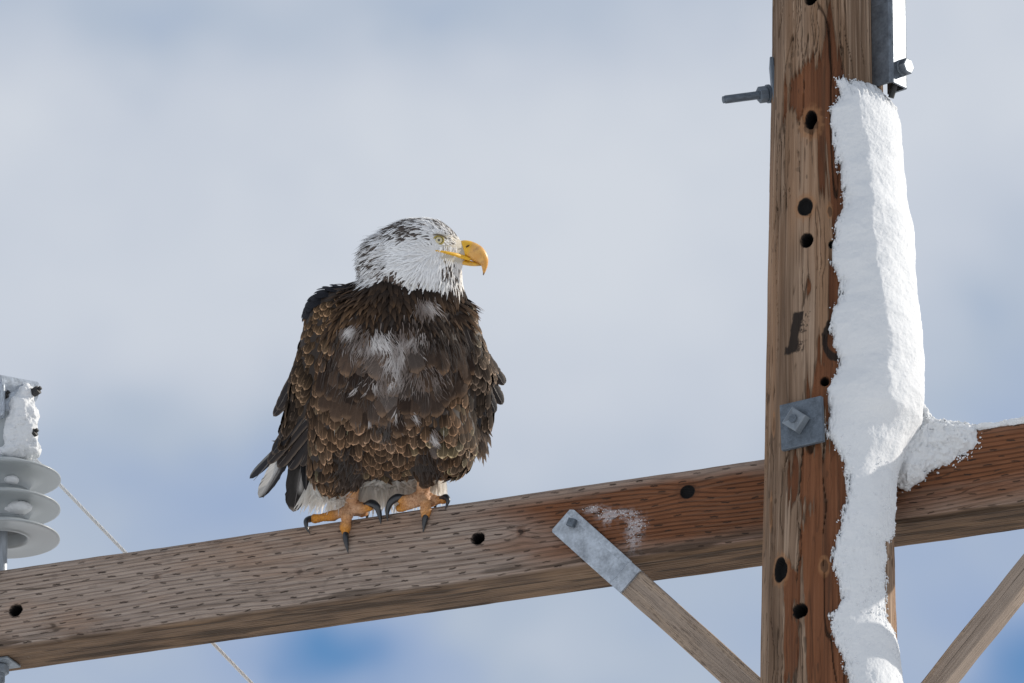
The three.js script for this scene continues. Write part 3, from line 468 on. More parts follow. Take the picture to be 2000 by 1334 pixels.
// ───────────────────────── hardware on the pole ─────────────────────────
{
  // square washer and nut of the through bolt
  const [a, h] = polePt(1569, 830), R = poleR(h), g = group('through_bolt', V(poleX(h) + Math.sin(a) * R, h, POLE.z + Math.cos(a) * R));
  const turn = a - 0.10; g.rotation.y = turn;
  tag(g, 'large square washer with square nut on the pole level with the snow clump', 'bolt');
  const w = 92 * poleScale, pl = new RoundedBoxGeometry(w, w * 1.02, 0.012, 3, 0.002); const pp = pl.attributes.position; for (let i = 0; i < pp.count; i++) { const x = pp.getX(i) / w, y = pp.getY(i) / w; pp.setZ(i, pp.getZ(i) - (x * x) * 0.016 + (fbm2(x * 4, y * 4, 2) - 0.5) * 0.002); } pl.computeVertexNormals();
  pl.rotateZ(0.03);
  const p = mesh('washer', pl, M.dark, g); p.position.set(0.002, 0, 0.012);
  const n = nut(0.031, 0.026, 4, 0.1); n.rotateY(0.12); n.rotateX(Math.PI / 2); const nm = mesh('nut', n, M.mid, g); nm.position.set(-0.003, 0.002, 0.016);
  const rod = new THREE.CylinderGeometry(0.0095, 0.0105, 0.008, 20); rod.rotateX(Math.PI / 2); const rd = mesh('rod_end', rod, M.dark, g); rd.position.set(-0.003, 0.002, 0.043);
}
{
  // threaded bolt on the left
  const h = yAt(192), R = poleR(h), ctr = V(POLE.x - R, h, POLE.z), g = group('threaded_bolt', ctr);
  tag(g, 'threaded steel bolt with nut and curved washer sticking out of the left of the pole', 'bolt');
  const q0 = onPlane(1507, 182.5, POLE, V(0, 0, 1)), tip = onPlane(1408, 207, POLE, V(0, 0, 1)), dir = tip.clone().sub(q0); dir.z += 0.036; dir.normalize();
  const quat = new THREE.Quaternion().setFromUnitVectors(V(0, 1, 0), dir), off = q0.clone().sub(ctr);
  const prof = []; const rad = 0.0100, Lr = tip.clone().sub(q0).length(), nt = 44; for (let i = 0; i <= nt * 2; i++) { const t = i / (nt * 2); prof.push(new THREE.Vector2((rad - (i % 2 ? 0.0014 : 0)) * (t > 0.965 ? 0.86 : 1), t * Lr)); } prof.push(new THREE.Vector2(0.0001, Lr));
  const rod = mesh('rod', new THREE.LatheGeometry(prof, 20), M.dark, g); rod.quaternion.copy(quat); rod.position.copy(off);
  const nn = nut(0.0195, 0.021, 6, 0.1); const nm = mesh('nut', nn, M.dark, g); nm.quaternion.copy(quat); nm.position.copy(off).addScaledVector(dir, 0.012);
  const ws = new THREE.CylinderGeometry(0.022, 0.022, 0.006, 28); const wm = mesh('washer', ws, M.dark, g); wm.quaternion.copy(quat); wm.position.copy(off).addScaledVector(dir, 0.008);
  const bp = new RoundedBoxGeometry(0.009, 98 * poleScale / Math.cos(PITCH), 0.07, 3, 0.003), p = bp.attributes.position; for (let i = 0; i < p.count; i++) { const y = p.getY(i), z = p.getZ(i); p.setX(i, p.getX(i) + (z / 0.035) ** 2 * 0.005 + Math.max(0, -y - 0.035) * 0.35); } bp.computeVertexNormals();
  const bm = mesh('plate', bp, M.dark, g); bm.position.copy(onPlane(1502.5, 170, POLE, V(0, 0, 1)).sub(ctr)).add(V(0.001, 0, 0.002));
}
{
  // channel bracket at the top right
  const zz = POLE.z + poleR(yAt(100)) * 0.60, P = V(0, 0, zz), n = V(0, 0, 1), q = onPlane(1739, 172, P, n), g = group('channel_bracket', q);
  tag(g, 'galvanised steel channel bracket bolted to the pole above the snow drift', 'bracket');
  g.rotation.y = 0.86;
  const k = poleScale, L = 1.0, W = 0.062, Dp = 0.058, t = 0.006;
  const sh = new THREE.Shape(); const o = (x, z) => [x, z];
  // channel section in plan: web facing the viewer, flanges running back to the pole
  const outl = [o(-W / 2, -Dp / 2), o(-W / 2, Dp / 2 - 0.008), o(-W / 2 + 0.003, Dp / 2 - 0.0025), o(-W / 2 + 0.008, Dp / 2), o(W / 2 - 0.008, Dp / 2), o(W / 2 - 0.0025, Dp / 2 - 0.0025), o(W / 2, Dp / 2 - 0.008), o(W / 2, -Dp / 2), o(W / 2 - t, -Dp / 2), o(W / 2 - t, Dp / 2 - t - 0.004), o(W / 2 - t - 0.004, Dp / 2 - t), o(-W / 2 + t + 0.004, Dp / 2 - t), o(-W / 2 + t, Dp / 2 - t - 0.004), o(-W / 2 + t, -Dp / 2)];
  outl.forEach(([x, z], i) => (i ? sh.lineTo(x, -z) : sh.moveTo(x, -z))); sh.closePath();
  const ch = new THREE.ExtrudeGeometry(sh, { depth: L, bevelEnabled: false }); ch.rotateX(-Math.PI / 2);
  const p = ch.attributes.position, uv = new Float32Array(p.count * 2); for (let i = 0; i < p.count; i++) { uv[2 * i] = (p.getX(i) + p.getZ(i)) * 5; uv[2 * i + 1] = p.getY(i) * 5; } ch.setAttribute('uv', new THREE.BufferAttribute(uv, 2)); 
  mesh('channel', ch, M.channel, g);
  const bh = nut(0.0195, 0.018, 6, 0.12); bh.rotateX(Math.PI / 2); const bm = mesh('bolt_head', bh, M.channel, g); bm.position.set(0.008, 0.045, Dp / 2 + 0.003);
  const ws = new THREE.CylinderGeometry(0.020, 0.020, 0.004, 24); ws.rotateX(Math.PI / 2); const wm = mesh('washer', ws, M.mid, g); wm.position.set(0.008, 0.045, Dp / 2 + 0.002);
  const stud = new THREE.CylinderGeometry(0.007, 0.007, 0.04, 14); stud.rotateX(0.4); const sm = mesh('stud', stud, M.black, g); sm.position.set(0.004, -0.004, 0.006);
}

// ───────────────────────── insulator ─────────────────────────
{
  const mid = ARM_O.clone().addScaledVector(FACE, -ARM_D * 0.45), bp = onPlane(3, 1128, mid, FACE), base = V(bp.x, ARM_TOP, bp.z), g = group('insulator', base);
  tag(g, 'grey three shed pin insulator standing on the far left end of the arm', 'insulator');
  const sc = project(base)[2] / FOCAL, yy = (py) => onPlane(3, py, base, V(0, 0, 1)).y - base.y;
  const grey = new THREE.MeshPhysicalMaterial({ color: new THREE.Color().setRGB(0.31, 0.335, 0.345), roughness: 0.42, clearcoat: 0.25, clearcoatRoughness: 0.25 });
  const R = 113 * sc, ys = [yy(1055), yy(997), yy(939)];
  const V2 = (x, y) => new THREE.Vector2(x, y);
  ys.forEach((y, k) => {
    const low = k === 0, core = low ? 0.062 : 0.068, prof = low
      ? [V2(0.052, 0.030), V2(0.058, 0.006), V2(0.062, 0.001), V2(0.068, 0.001), V2(0.070, 0.004), V2(R * 0.75, 0.006), V2(R * 0.96, 0.001), V2(R, 0.0025), V2(R, 0.006), V2(R * 0.94, 0.011), V2(R * 0.7, 0.024), V2(0.072, 0.036), V2(0.062, 0.048), V2(0.058, 0.06)]
      : [V2(core - 0.006, -0.045), V2(core - 0.004, -0.02), V2(core, -0.006), V2(core + 0.012, 0.002), V2(R * 0.75, 0.006), V2(R * 0.96, 0.001), V2(R, 0.0025), V2(R, 0.006), V2(R * 0.94, 0.011), V2(R * 0.7, 0.024), V2(0.072, 0.036), V2(0.062, 0.048), V2(0.056, 0.055)];
    const m = mesh('shed', new THREE.LatheGeometry(prof, 72), grey, g); m.position.y = y;
  });
  const cav = mesh('cavity', new THREE.LatheGeometry([V2(0.0001, 0.05), V2(0.03, 0.048), V2(0.052, 0.030)], 40), std({ color: new THREE.Color().setRGB(0.22, 0.235, 0.245), roughness: 0.6 }), g); cav.position.y = ys[0];
  const pin = mesh('pin', new THREE.LatheGeometry([V2(0.0001, 0), V2(0.028, 0), V2(0.028, 0.012), V2(0.013, 0.016), V2(0.0125, ys[0] + 0.05), V2(0.0001, ys[0] + 0.05)], 28), M.plate, g);
  // neck and head with the conductor clamp
  const neck = mesh('neck', new THREE.LatheGeometry([V2(0.056, ys[2] + 0.05), V2(0.052, ys[2] + 0.07), V2(0.050, yy(800)), V2(0.042, yy(788)), V2(0.0001, yy(785))], 48), grey, g);
  const sad = new THREE.CylinderGeometry(0.026, 0.026, 0.10, 32); sad.rotateZ(Math.PI / 2); sad.rotateY(0.5); const sd = mesh('clamp', sad, M.plate, g); sd.position.set(0.028, yy(768), 0.03);
  const cb = new RoundedBoxGeometry(0.07, 0.06, 0.06, 3, 0.008); const cbm = mesh('clamp_body', cb, M.plate, g); cbm.position.set(0.005, yy(795), 0.025);
  const keep = new RoundedBoxGeometry(0.028, 0.085, 0.04, 3, 0.006); const km = mesh('clamp_arm', keep, M.plate, g); km.position.set(-0.010, yy(800), 0.055);
  for (const [x, y, z] of [[64, 768, 0.05], [58, 850, 0.055], [2, 775, 0.05]]) { const q = onPlane(x, y, base.clone().add(V(0, 0, z)), V(0, 0, 1)).sub(base); const b = nut(0.012, 0.018, 6, 0.1); b.rotateZ(-1.2); b.rotateY(-0.5); const bm = mesh('bolt', b, M.black, g); bm.position.copy(q); const st = new THREE.CylinderGeometry(0.005, 0.005, 0.03, 12); st.rotateZ(-1.1); st.rotateY(-0.5); const sm = mesh('stud', st, M.black, bm); sm.position.set(0.008, 0.004, 0.004); }
  // the pin's nut and plate under the arm
  const ug = -ARM_H; const pl = new RoundedBoxGeometry(0.075, 0.006, 0.075, 2, 0.002); const pm = mesh('washer', pl, M.mid, g); pm.position.set(0, ug - 0.005, 0); pm.rotation.y = -YAW;
  const un = nut(0.022, 0.022, 6, 0.1); const unm = mesh('nut', un, M.mid, g); unm.position.set(0, ug - 0.032, 0); const shank = new THREE.CylinderGeometry(0.0125, 0.0125, 0.07, 20); const shm = mesh('pin_end', shank, M.mid, g); shm.position.set(0, ug - 0.055, 0);
  // snow on it
  const s = group('snow_lump', V(base.x, base.y + ys[2] + 0.04, base.z)); tag(s, 'white snow packed against the neck of the insulator around two black bolts', 'snow');
  const b = (x, y, z, rx, ry, rz) => [onPlane(x, y, base.clone().add(V(0, 0, z)), V(0, 0, 1)).sub(s.position), [rx, ry, rz]];
  const blobs = [b(46, 880, 0.03, 0.042, 0.025, 0.04), b(40, 848, 0.045, 0.042, 0.042, 0.034), b(46, 815, 0.045, 0.038, 0.036, 0.034), b(42, 790, 0.05, 0.026, 0.032, 0.028), b(52, 766, 0.045, 0.016, 0.022, 0.022), b(20, 885, 0.05, 0.028, 0.015, 0.03)];
  mesh('snow_crust', snowLump('x', blobs, null, 0.018, 0.0026, 0.014, null, 5), snowMat, s);
  const s2 = group('snow_pad', V(base.x, base.y + ys[0] + 0.05, base.z)); tag(s2, 'small snow pad lying between the lower sheds of the insulator', 'snow');
  const b2 = (x, y, z, rx, ry, rz) => [onPlane(x, y, base.clone().add(V(0, 0, z)), V(0, 0, 1)).sub(s2.position), [rx, ry, rz]];
  mesh('snow_crust', snowLump('x', [b2(38, 992, 0.05, 0.03, 0.014, 0.028), b2(22, 996, 0.05, 0.02, 0.010, 0.02)], null, 0.01, 0.0026, 0.008, null, 6), snowMat, s2);
  const s3 = group('snow_pad_001', V(base.x, base.y + ys[1] + 0.05, base.z)); tag(s3, 'small snow pad just below the topmost shed of the insulator', 'snow');
  const b3 = (x, y, z, rx, ry, rz) => [onPlane(x, y, base.clone().add(V(0, 0, z)), V(0, 0, 1)).sub(s3.position), [rx, ry, rz]];
  mesh('snow_crust', snowLump('x', [b3(22, 938, 0.06, 0.018, 0.011, 0.018)], null, 0.01, 0.0026, 0.006, null, 7), snowMat, s3);
}

// ───────────────────────── guy wire ─────────────────────────
{
  const bk = ARM_O.clone().addScaledVector(FACE, -0.32), a = onPlane(115, 945, bk, FACE), b = onPlane(490, 1333, bk, FACE), d = b.clone().sub(a), k = (a.y - GROUND) / -d.y;
  const p0 = a.clone().addScaledVector(d, -0.55), p1 = a.clone().addScaledVector(d, k);
  const dir = p1.clone().sub(p0), L = dir.length(); dir.normalize();
  const u = V().crossVectors(dir, V(0, 0, 1)).normalize(), w = V().crossVectors(dir, u), geos = [], near = 1.6, step = 0.006;
  const strand = (ph, r0, r1, from, to, st, tw) => { const pos = [], idx = [], S = 7, n = Math.ceil((to - from) / st); for (let i = 0; i <= n; i++) { const t = Math.min(to, from + i * st), an = ph + t * tw, c = dir.clone().multiplyScalar(t).addScaledVector(u, Math.cos(an) * r0).addScaledVector(w, Math.sin(an) * r0); for (let s = 0; s < S; s++) { const q = s / S * 6.2832, x = c.clone().addScaledVector(u, Math.cos(q) * r1).addScaledVector(w, Math.sin(q) * r1); pos.push(x.x, x.y, x.z); } } for (let i = 0; i < n; i++) for (let s = 0; s < S; s++) { const A = i * S + s, B = i * S + (s + 1) % S; idx.push(A, B, A + S, B, B + S, A + S); } return geoFrom(pos, idx); };
  for (let i = 0; i < 6; i++) geos.push(strand(i * Math.PI / 3, 0.0029, 0.00155, 0, near, step, 58));
  geos.push(strand(0, 0, 0.0042, near, L, 2, 0));
  const m = mesh('guy_wire', mergeGeometries(geos), std({ color: new THREE.Color().setRGB(0.70, 0.69, 0.67), roughness: 0.5, metalness: 0.25 })); m.position.copy(p0);
  tag(m, 'twisted steel strand wire passing behind the arm from the insulator', 'wire');
}

// ───────────────────────── the eagle ─────────────────────────
{
  // Measured in photo pixels round the point of the arm's front top edge between the feet: x right, y up, w towards the viewer; then turned into metres.
  const EX = 760, E0 = (() => { const p = onPlane(EX, 1000, ARM_O, FACE); const q = V(0, ARM_TOP, 0).addScaledVector(ALONG, p.dot(ALONG)); return q; })();
  const [ex, EY, ed] = project(E0), ES = ed / FOCAL;
  const TO = new THREE.Matrix4().makeBasis(RIGHT.clone().multiplyScalar(ES), UPV.clone().multiplyScalar(ES), FWD.clone().multiplyScalar(-ES));
  const bird = group('eagle', E0);
  tag(bird, 'large brown eagle with white head and hooked yellow beak perched on the timber arm', 'eagle');
  const X = (x) => x - ex, Y = (y) => EY - y;                       // photo pixel -> local
  const Q = (x, y, w) => V(X(x), Y(y), w), A3 = (x, y, w) => [X(x), Y(y), w];
  const edgeY = (x) => EY + (x - ex) * -0.1505, edgeW = (x) => (x - ex) * 0.385;
  const frontW = (x, y) => edgeW(x) + (y - edgeY(x)) * Math.tan(PITCH) * 1.0;   // the arm's vertical face leans towards a viewer below
  const fin = (geo) => geo.applyMatrix4(TO);

  // ---- body: torso, wings, neck, head, thighs, shanks as one surface
  const bodyF = (x, y, w) => {
    let d = ell(x, y, w, A3(768, 758, -25), [182, 178, 150]);
    d = smin(d, ell(x, y, w, A3(765, 650, -15), [142, 100, 118]), 60);
    d = smin(d, ell(x, y, w, A3(766, 842, -20), [152, 80, 122]), 50);
    d = smin(d, cap(x, y, w, A3(790, 600, -15), A3(802, 535, 5), 92, 80), 30);
    d = smin(d, ell(x, y, w, A3(815, 478, 10), [75, 52, 55]), 24);
    d = smin(d, ell(x, y, w, A3(752, 508, 5), [46, 46, 46]), 24);
    d = smin(d, ell(x, y, w, A3(668, 618, -55), [74, 56, 66]), 24);
    d = smin(d, ell(x, y, w, A3(868, 630, -20), [62, 52, 70]), 24);
    d = smin(d, cap(x, y, w, A3(846, 478, 10), A3(890, 492, 10), 42, 22), 18);
    d = smin(d, cap(x, y, w, A3(850, 510, 10), A3(846, 550, 8), 48, 56), 26);
    d = smin(d, ell(x, y, w, A3(866, 456, 38), [16, 5, 12]), 10);                       // brow
    // wings
    d = smin(d, cap(x, y, w, A3(652, 612, 2), A3(610, 735, 16), 50, 40), 6);
    d = smin(d, cap(x, y, w, A3(610, 735, 16), A3(568, 842, -20), 38, 18), 10);
    d = smin(d, cap(x, y, w, A3(888, 625, 8), A3(926, 720, 24), 42, 36), 6);
    d = smin(d, cap(x, y, w, A3(926, 720, 24), A3(942, 800, 0), 34, 22), 10);
    // thighs and vent
    d = smin(d, cap(x, y, w, A3(676, 858, 30), A3(690, 926, 18), 60, 24), 28);
    d = smin(d, cap(x, y, w, A3(846, 852, 50), A3(834, 910, 46), 62, 26), 28);
    d = smin(d, ell(x, y, w, A3(874, 868, 18), [54, 64, 56]), 24);
    d = smin(d, ell(x, y, w, A3(648, 912, 14), [42, 50, 42]), 20);
    d = smin(d, ell(x, y, w, A3(656, 890, -8), [50, 72, 56]), 24);
    d = smin(d, cap(x, y, w, A3(730, 870, -70), A3(660, 930, -130), 74, 34), 40);
    return d;
  };
  const body = surfaceNets(bodyF, A3(480, 1040, -260), A3(1040, 380, 190), 7);
  // ---- feet, at a finer grid: shank, ball and four toes each, ringed with scutes
  const fl = (x, dy, dw) => A3(x, edgeY(x) - dy, edgeW(x) + dw);
  const onF = (x, y, r) => A3(x, y, frontW(x, y) + r);
  const feet = [
    { shank: [A3(690, 940, 10), A3(686, 984, edgeW(686) - 10)], r: [14, 11.5], ball: fl(688, 20, -8), toes: [
      [[fl(684, 19, -2), fl(677, 4, 12), onF(674, 1030, 6), onF(674.5, 1044, 5)], [11.5, 10.5, 9, 6.5]],
      [[fl(690, 20, -6), fl(706, 16, 2), fl(722, 17, 10)], [12, 11, 8]],
      [[fl(680, 14, -10), fl(650, 9, -12), fl(614, 8, -10)], [10.5, 9, 8]],
      [[fl(690, 14, -14), fl(705, 8, -50), fl(712, 4, -80)], [10, 9, 7]]] },
    { shank: [A3(830, 925, 45), A3(826, 962, edgeW(826) - 10)], r: [15, 12.5], ball: fl(824, 20, -8), toes: [
      [[fl(826, 20, -2), fl(831, 8, 13), onF(832, 996, 7), onF(831.5, 1007, 5.5)], [12, 11, 9.5, 7]],
      [[fl(820, 20, -6), fl(800, 18, 4), fl(783, 22, 10)], [12, 10.5, 8.5]],
      [[fl(822, 14, -4), fl(800, 7, 2), fl(781, 5, 2)], [9, 8, 7]],
      [[fl(832, 18, -10), fl(850, 10, -14), fl(866, 9, -14)], [11, 9.5, 7.5]],
      [[fl(826, 14, -14), fl(840, 8, -50), fl(846, 4, -80)], [10, 9, 7]]] }];
  const footMeshes = feet.map((f) => {
    const F = (x, y, w) => {
      let d = cap(x, y, w, f.shank[0], f.shank[1], f.r[0], f.r[1]);
      d = smin(d, Math.hypot(x - f.ball[0], y - f.ball[1], w - f.ball[2]) - 14, 8);
      for (const [pts, rs] of f.toes) { let l = 0; for (let i = 0; i + 1 < pts.length; i++) {
        const a = pts[i], b = pts[i + 1], bx = b[0] - a[0], by = b[1] - a[1], bz = b[2] - a[2], L = Math.hypot(bx, by, bz), t = clamp(((x - a[0]) * bx + (y - a[1]) * by + (w - a[2]) * bz) / (L * L)), sl = l + t * L;
        const e = Math.hypot(x - a[0] - bx * t, y - a[1] - by * t, w - a[2] - bz * t) - mix(rs[i], rs[i + 1], t) - 1.7 * Math.sqrt(Math.abs(Math.sin(sl * 0.5))) + 1.0 - 0.9 * Math.sin(sl * 0.19);
        d = smin(d, e, 4); l += L; } }
      return d - (n3(x * 0.35, y * 0.35, w * 0.35) - 0.5) * 1.6;
    };
    const all = [...f.shank, ...f.toes.flatMap((t) => t[0])], lo = [0, 1, 2].map((k) => Math.min(...all.map((p) => p[k])) - 18), hi = [0, 1, 2].map((k) => Math.max(...all.map((p) => p[k])) + 18);
    return surfaceNets(F, lo, hi, 2);
  });
  {
    const geos = [body, ...footMeshes].map((m, k) => {
      const col = new Float32Array(m.pos.length);
      for (let i = 0; i < m.pos.length; i += 3) {
        const x = m.pos[i] + ex, y = EY - m.pos[i + 1], n = n3(x * 0.12, y * 0.12, m.pos[i + 2] * 0.12), n1 = n3(x * 0.5, y * 0.5, m.pos[i + 2] * 0.5);
        let c;
        if (k) { const bl = feet[k - 1].ball, up = sstep(56, 24, Math.hypot((m.pos[i] - bl[0]) * 1.1, Math.min(0, m.pos[i + 1] - bl[1]), m.pos[i + 2] - bl[2])); c = mix3([0.60, 0.25, 0.028], [0.60, 0.40, 0.27], up * 0.85); c = mix3(c, [0.36, 0.13, 0.022], n * 0.6); c = mix3(c, [0.62, 0.38, 0.24], sstep(0.6, 0.9, n1) * 0.35); c = mix3(c, [0.22, 0.08, 0.02], sstep(0.4, 0.1, n1) * 0.6); let w1 = 9, w2 = 9; const qx = x * 0.26, qy = y * 0.26, qz = m.pos[i + 2] * 0.26; for (let a = -1; a < 2; a++) for (let b2 = -1; b2 < 2; b2++) for (let c2 = -1; c2 < 2; c2++) { const ix = Math.floor(qx) + a, iy = Math.floor(qy) + b2, iz = Math.floor(qz) + c2, dd = Math.hypot(ix + h3(ix, iy, iz) - qx, iy + h3(iy, iz, ix) - qy, iz + h3(iz + 9, ix, iy) - qz); if (dd < w1) { w2 = w1; w1 = dd; } else if (dd < w2) w2 = dd; } c = mix3(c, [0.16, 0.06, 0.02], (1 - sstep(0.03, 0.18, w2 - w1)) * 0.42); }
        else c = isHead(x, y) ? (x > 862 && y > 462 && y < 512 ? [0.50, 0.45, 0.36] : [0.68, 0.67, 0.66]) : y > 935 && m.pos[i + 2] < 0 ? [0.6, 0.57, 0.52] : [0.030, 0.021, 0.016];
        col.set(c, i);
      }
      return geoFrom(m.pos, m.idx, null, col);
    });
    mesh('body', fin(mergeGeometries(geos)), dull({ vertexColors: true, roughness: 0.62, specularIntensity: 0.6 }), bird);
  }
  function isHead(x, y) { return y < interp([[680, 536], [700, 548], [725, 556], [748, 544], [770, 546], [790, 558], [850, 566], [895, 562], [920, 548]], x) && y < 575; }

  // ---- talons
  const talonMat = new THREE.MeshPhysicalMaterial({ color: new THREE.Color().setRGB(0.016, 0.018, 0.022), roughness: 0.3, clearcoat: 0.3, clearcoatRoughness: 0.25 });
  const T = (pts, r) => mesh('talon', fin(taperTube(pts.map((p) => V(...p)), r, 12, 22)), talonMat, bird);
  T([onF(674.5, 1036, 6), onF(675, 1050, 8), onF(677, 1064, 7), onF(680, 1081, 3)], [5, 6.2, 4.5, 0.5]);
  T([fl(712, 20, 8), fl(726, 22, 14), fl(737, 13, 20), onF(742, 1008, 14), onF(744, 1024, 6)], [6, 8.5, 7, 4.5, 0.6]);
  T([fl(620, 9, -8), fl(604, 9, -6), A3(597, 1019, edgeW(597) + 6), A3(598, 1031, edgeW(598) + 10), A3(605, 1044, edgeW(605) + 11)], [5, 7, 5.5, 3.6, 0.5]);
  T([onF(832, 998, 7), onF(831, 1011, 8.5), onF(829, 1023, 7), onF(827, 1039, 3)], [5, 6.4, 4.6, 0.5]);
  T([fl(790, 24, 8), fl(776, 26, 14), fl(764, 20, 20), onF(757, 998, 14), onF(757, 1018, 6)], [6, 8.5, 7.2, 4.6, 0.6]);
  T([fl(860, 11, -12), fl(871, 13, -8), fl(875, 6, -2), onF(870, 994, 4)], [5, 6.6, 5, 0.5]);
  T([fl(712, 6, -72), fl(716, 4, -96), fl(714, -14, -104)], [5, 5, 0.6]);
  T([fl(846, 6, -72), fl(850, 4, -96), fl(848, -14, -104)], [5, 5, 0.6]);

  // ---- beak, gape, eye
  const HW = 10;                                                        // the head's middle plane
  function loft(rows, seg = 22) {   // rows: [ridge x, y, under x, y, half width]
    const pos = [], idx = [], n = rows.length;
    for (const [ax, ay, bx, by, hw, pw] of rows) { const cx = (ax + bx) / 2, cy = (ay + by) / 2; for (let s = 0; s < seg; s++) { const a = s / seg * 6.28319, c = Math.cos(a), q = Math.sin(a), f = Math.sign(q) * Math.abs(q) ** 0.8; pos.push(X(cx + (ax - cx) * c), Y(cy + (ay - cy) * c), HW + f * hw * (1 - 0.18 * c)); } }
    for (let i = 0; i + 1 < n; i++) for (let s = 0; s < seg; s++) { const a = i * seg + s, b = i * seg + (s + 1) % seg; idx.push(a, b, a + seg, b, b + seg, a + seg); }
    for (const e of [0, n - 1]) { let mx = 0, my = 0; for (let s = 0; s < seg; s++) { mx += pos[(e * seg + s) * 3] / seg; my += pos[(e * seg + s) * 3 + 1] / seg; } pos.push(mx, my, HW); const c = pos.length / 3 - 1; for (let s = 0; s < seg; s++) e ? idx.push(c, e * seg + s, e * seg + (s + 1) % seg) : idx.push(c, (s + 1) % seg, s); }
    return { pos, idx };
  }
  function smoothRows(rows, n) { const k = rows[0].length, out = []; for (let i = 0; i < n; i++) { const f = i / (n - 1) * (rows.length - 1), j = Math.min(rows.length - 2, Math.floor(f)), t = f - j, g = (q) => rows[clamp(q, 0, rows.length - 1)]; out.push(Array.from({ length: k }, (_, c) => { const p0 = g(j - 1)[c], p1 = g(j)[c], p2 = g(j + 1)[c], p3 = g(j + 2)[c]; return 0.5 * (2 * p1 + (p2 - p0) * t + (2 * p0 - 5 * p1 + 4 * p2 - p3) * t * t + (3 * p1 - p0 - 3 * p2 + p3) * t * t * t); })); } return out; }
  const beakMat = new THREE.MeshPhysicalMaterial({ vertexColors: true, roughness: 0.42, clearcoat: 0.15, clearcoatRoughness: 0.35 });
  const colour = (m, fn) => { const c = new Float32Array(m.pos.length); for (let i = 0; i < m.pos.length; i += 3) c.set(fn(m.pos[i] + ex, EY - m.pos[i + 1], m.pos[i + 2]), i); return fin(geoFrom(m.pos, m.idx, null, c)); };
  const upper = loft(smoothRows([[890, 474, 886, 497, 17], [904, 469.5, 902, 501, 16.5], [915, 470, 912, 505, 15.5], [924, 472.5, 921, 509, 14.5], [934, 477, 929, 513, 13], [943, 484, 935, 516, 11], [950, 494, 939, 518.5, 9], [953.5, 505, 941, 522, 7], [953, 517, 942, 527, 5], [949.5, 528, 943, 532, 3], [944.5, 538, 943, 537, 0.6]], 44));
  mesh('upper_beak', colour(upper, (x, y, w) => {
    const cere = sstep(922, 914, x + (y - 486) * 0.35), n = n3(x * 0.1, y * 0.1, w * 0.1), n1 = fbm3(x * 0.16, y * 0.3, w * 0.2, 3); let c = mix3([0.66, 0.31, 0.055], [0.74, 0.43, 0.12], n); c = mix3(c, [0.42, 0.20, 0.08], sstep(0.5, 0.7, n1) * 0.55); c = mix3(c, [0.72, 0.33, 0.05], sstep(940, 952, x) * 0.7);
    c = mix3(c, [0.80, 0.44, 0.018], cere); c = mix3(c, [0.80, 0.44, 0.02], sstep(498, 506, y - (x - 900) * 0.28) * sstep(932, 915, x)); c = mix3(c, [0.10, 0.06, 0.05], sstep(530, 537, y)); return c;
  }), beakMat, bird);
  const lower = loft(smoothRows([[876, 500, 876, 509, 14], [890, 503, 890, 513.5, 14], [906, 506, 906, 518, 13], [920, 509.5, 921, 520, 11], [933, 513.5, 934, 520, 8], [942, 517, 942, 519, 2]], 24));
  mesh('lower_beak', colour(lower, (x, y, w) => mix3(mix3([0.78, 0.42, 0.02], [0.60, 0.33, 0.06], n3(x * 0.15, y * 0.2, w * 0.15)), [0.22, 0.13, 0.05], sstep(926, 938, x) * sstep(514, 519, y) * 0.7)), beakMat, bird);
  const headW = (x, y) => { let a = HW, b = 130; for (let i = 0; i < 30; i++) { const m = (a + b) / 2; bodyF(X(x), Y(y), m) < 0 ? a = m : b = m; } return a; };
  for (const side of [1, -1]) {
    const g = [[851, 490], [868, 493], [886, 497], [905, 502.5], [918, 507]].map(([x, y]) => V(X(x), Y(y), side > 0 ? Math.max(headW(x, y) + 0.5, HW + 13) : 2 * HW - Math.max(headW(x, y) + 0.5, HW + 13)));
    mesh('gape', fin(taperTube(g, [1.2, 2.6, 3.6, 4.2, 3], 10, 24)), std({ color: new THREE.Color().setRGB(0.78, 0.42, 0.016), roughness: 0.45 }), bird);
    if (side > 0) { const dk = g.map((p) => p.clone().add(V(0, 0.2, 3.1))); mesh('mouth_line', fin(taperTube(dk.slice(1), [0.3, 0.55, 0.55, 0.3], 6, 20)), std({ color: new THREE.Color().setRGB(0.16, 0.08, 0.01), roughness: 0.6 }), bird); }
  }
  { // nostril: a short slit in the cere
    const n = new THREE.SphereGeometry(1, 14, 10); n.scale(4.6, 1.7, 1.6); n.rotateZ(0.55); n.translate(X(913.5), Y(481), HW + 15.1); mesh('nostril', fin(n), std({ color: new THREE.Color().setRGB(0.10, 0.045, 0.006), roughness: 0.8 }), bird);
  }
  {
    const cx = 857, cy = 469.5, w = headW(cx, cy) - 2.5, ball = new THREE.SphereGeometry(8.8, 28, 20); ball.scale(1, 0.92, 0.75); ball.translate(X(cx), Y(cy), w);
    const eye = mesh('eye', fin(ball), new THREE.MeshPhysicalMaterial({ color: new THREE.Color().setRGB(0.05, 0.04, 0.02), roughness: 0.15, clearcoat: 1 }), bird);
    const disc = (r, z, nm, m) => { const g = new THREE.SphereGeometry(r, 24, 12); g.scale(1, 0.95, 0.22); g.translate(X(cx + 0.6), Y(cy), w + z); return mesh(nm, fin(g), m, eye); };
    disc(6.9, 5.6, 'iris', new THREE.MeshPhysicalMaterial({ color: new THREE.Color().setRGB(0.52, 0.45, 0.26), roughness: 0.18, clearcoat: 1 }));
    disc(2.9, 6.7, 'pupil', new THREE.MeshPhysicalMaterial({ color: new THREE.Color().setRGB(0.01, 0.01, 0.012), roughness: 0.1, clearcoat: 1 }));
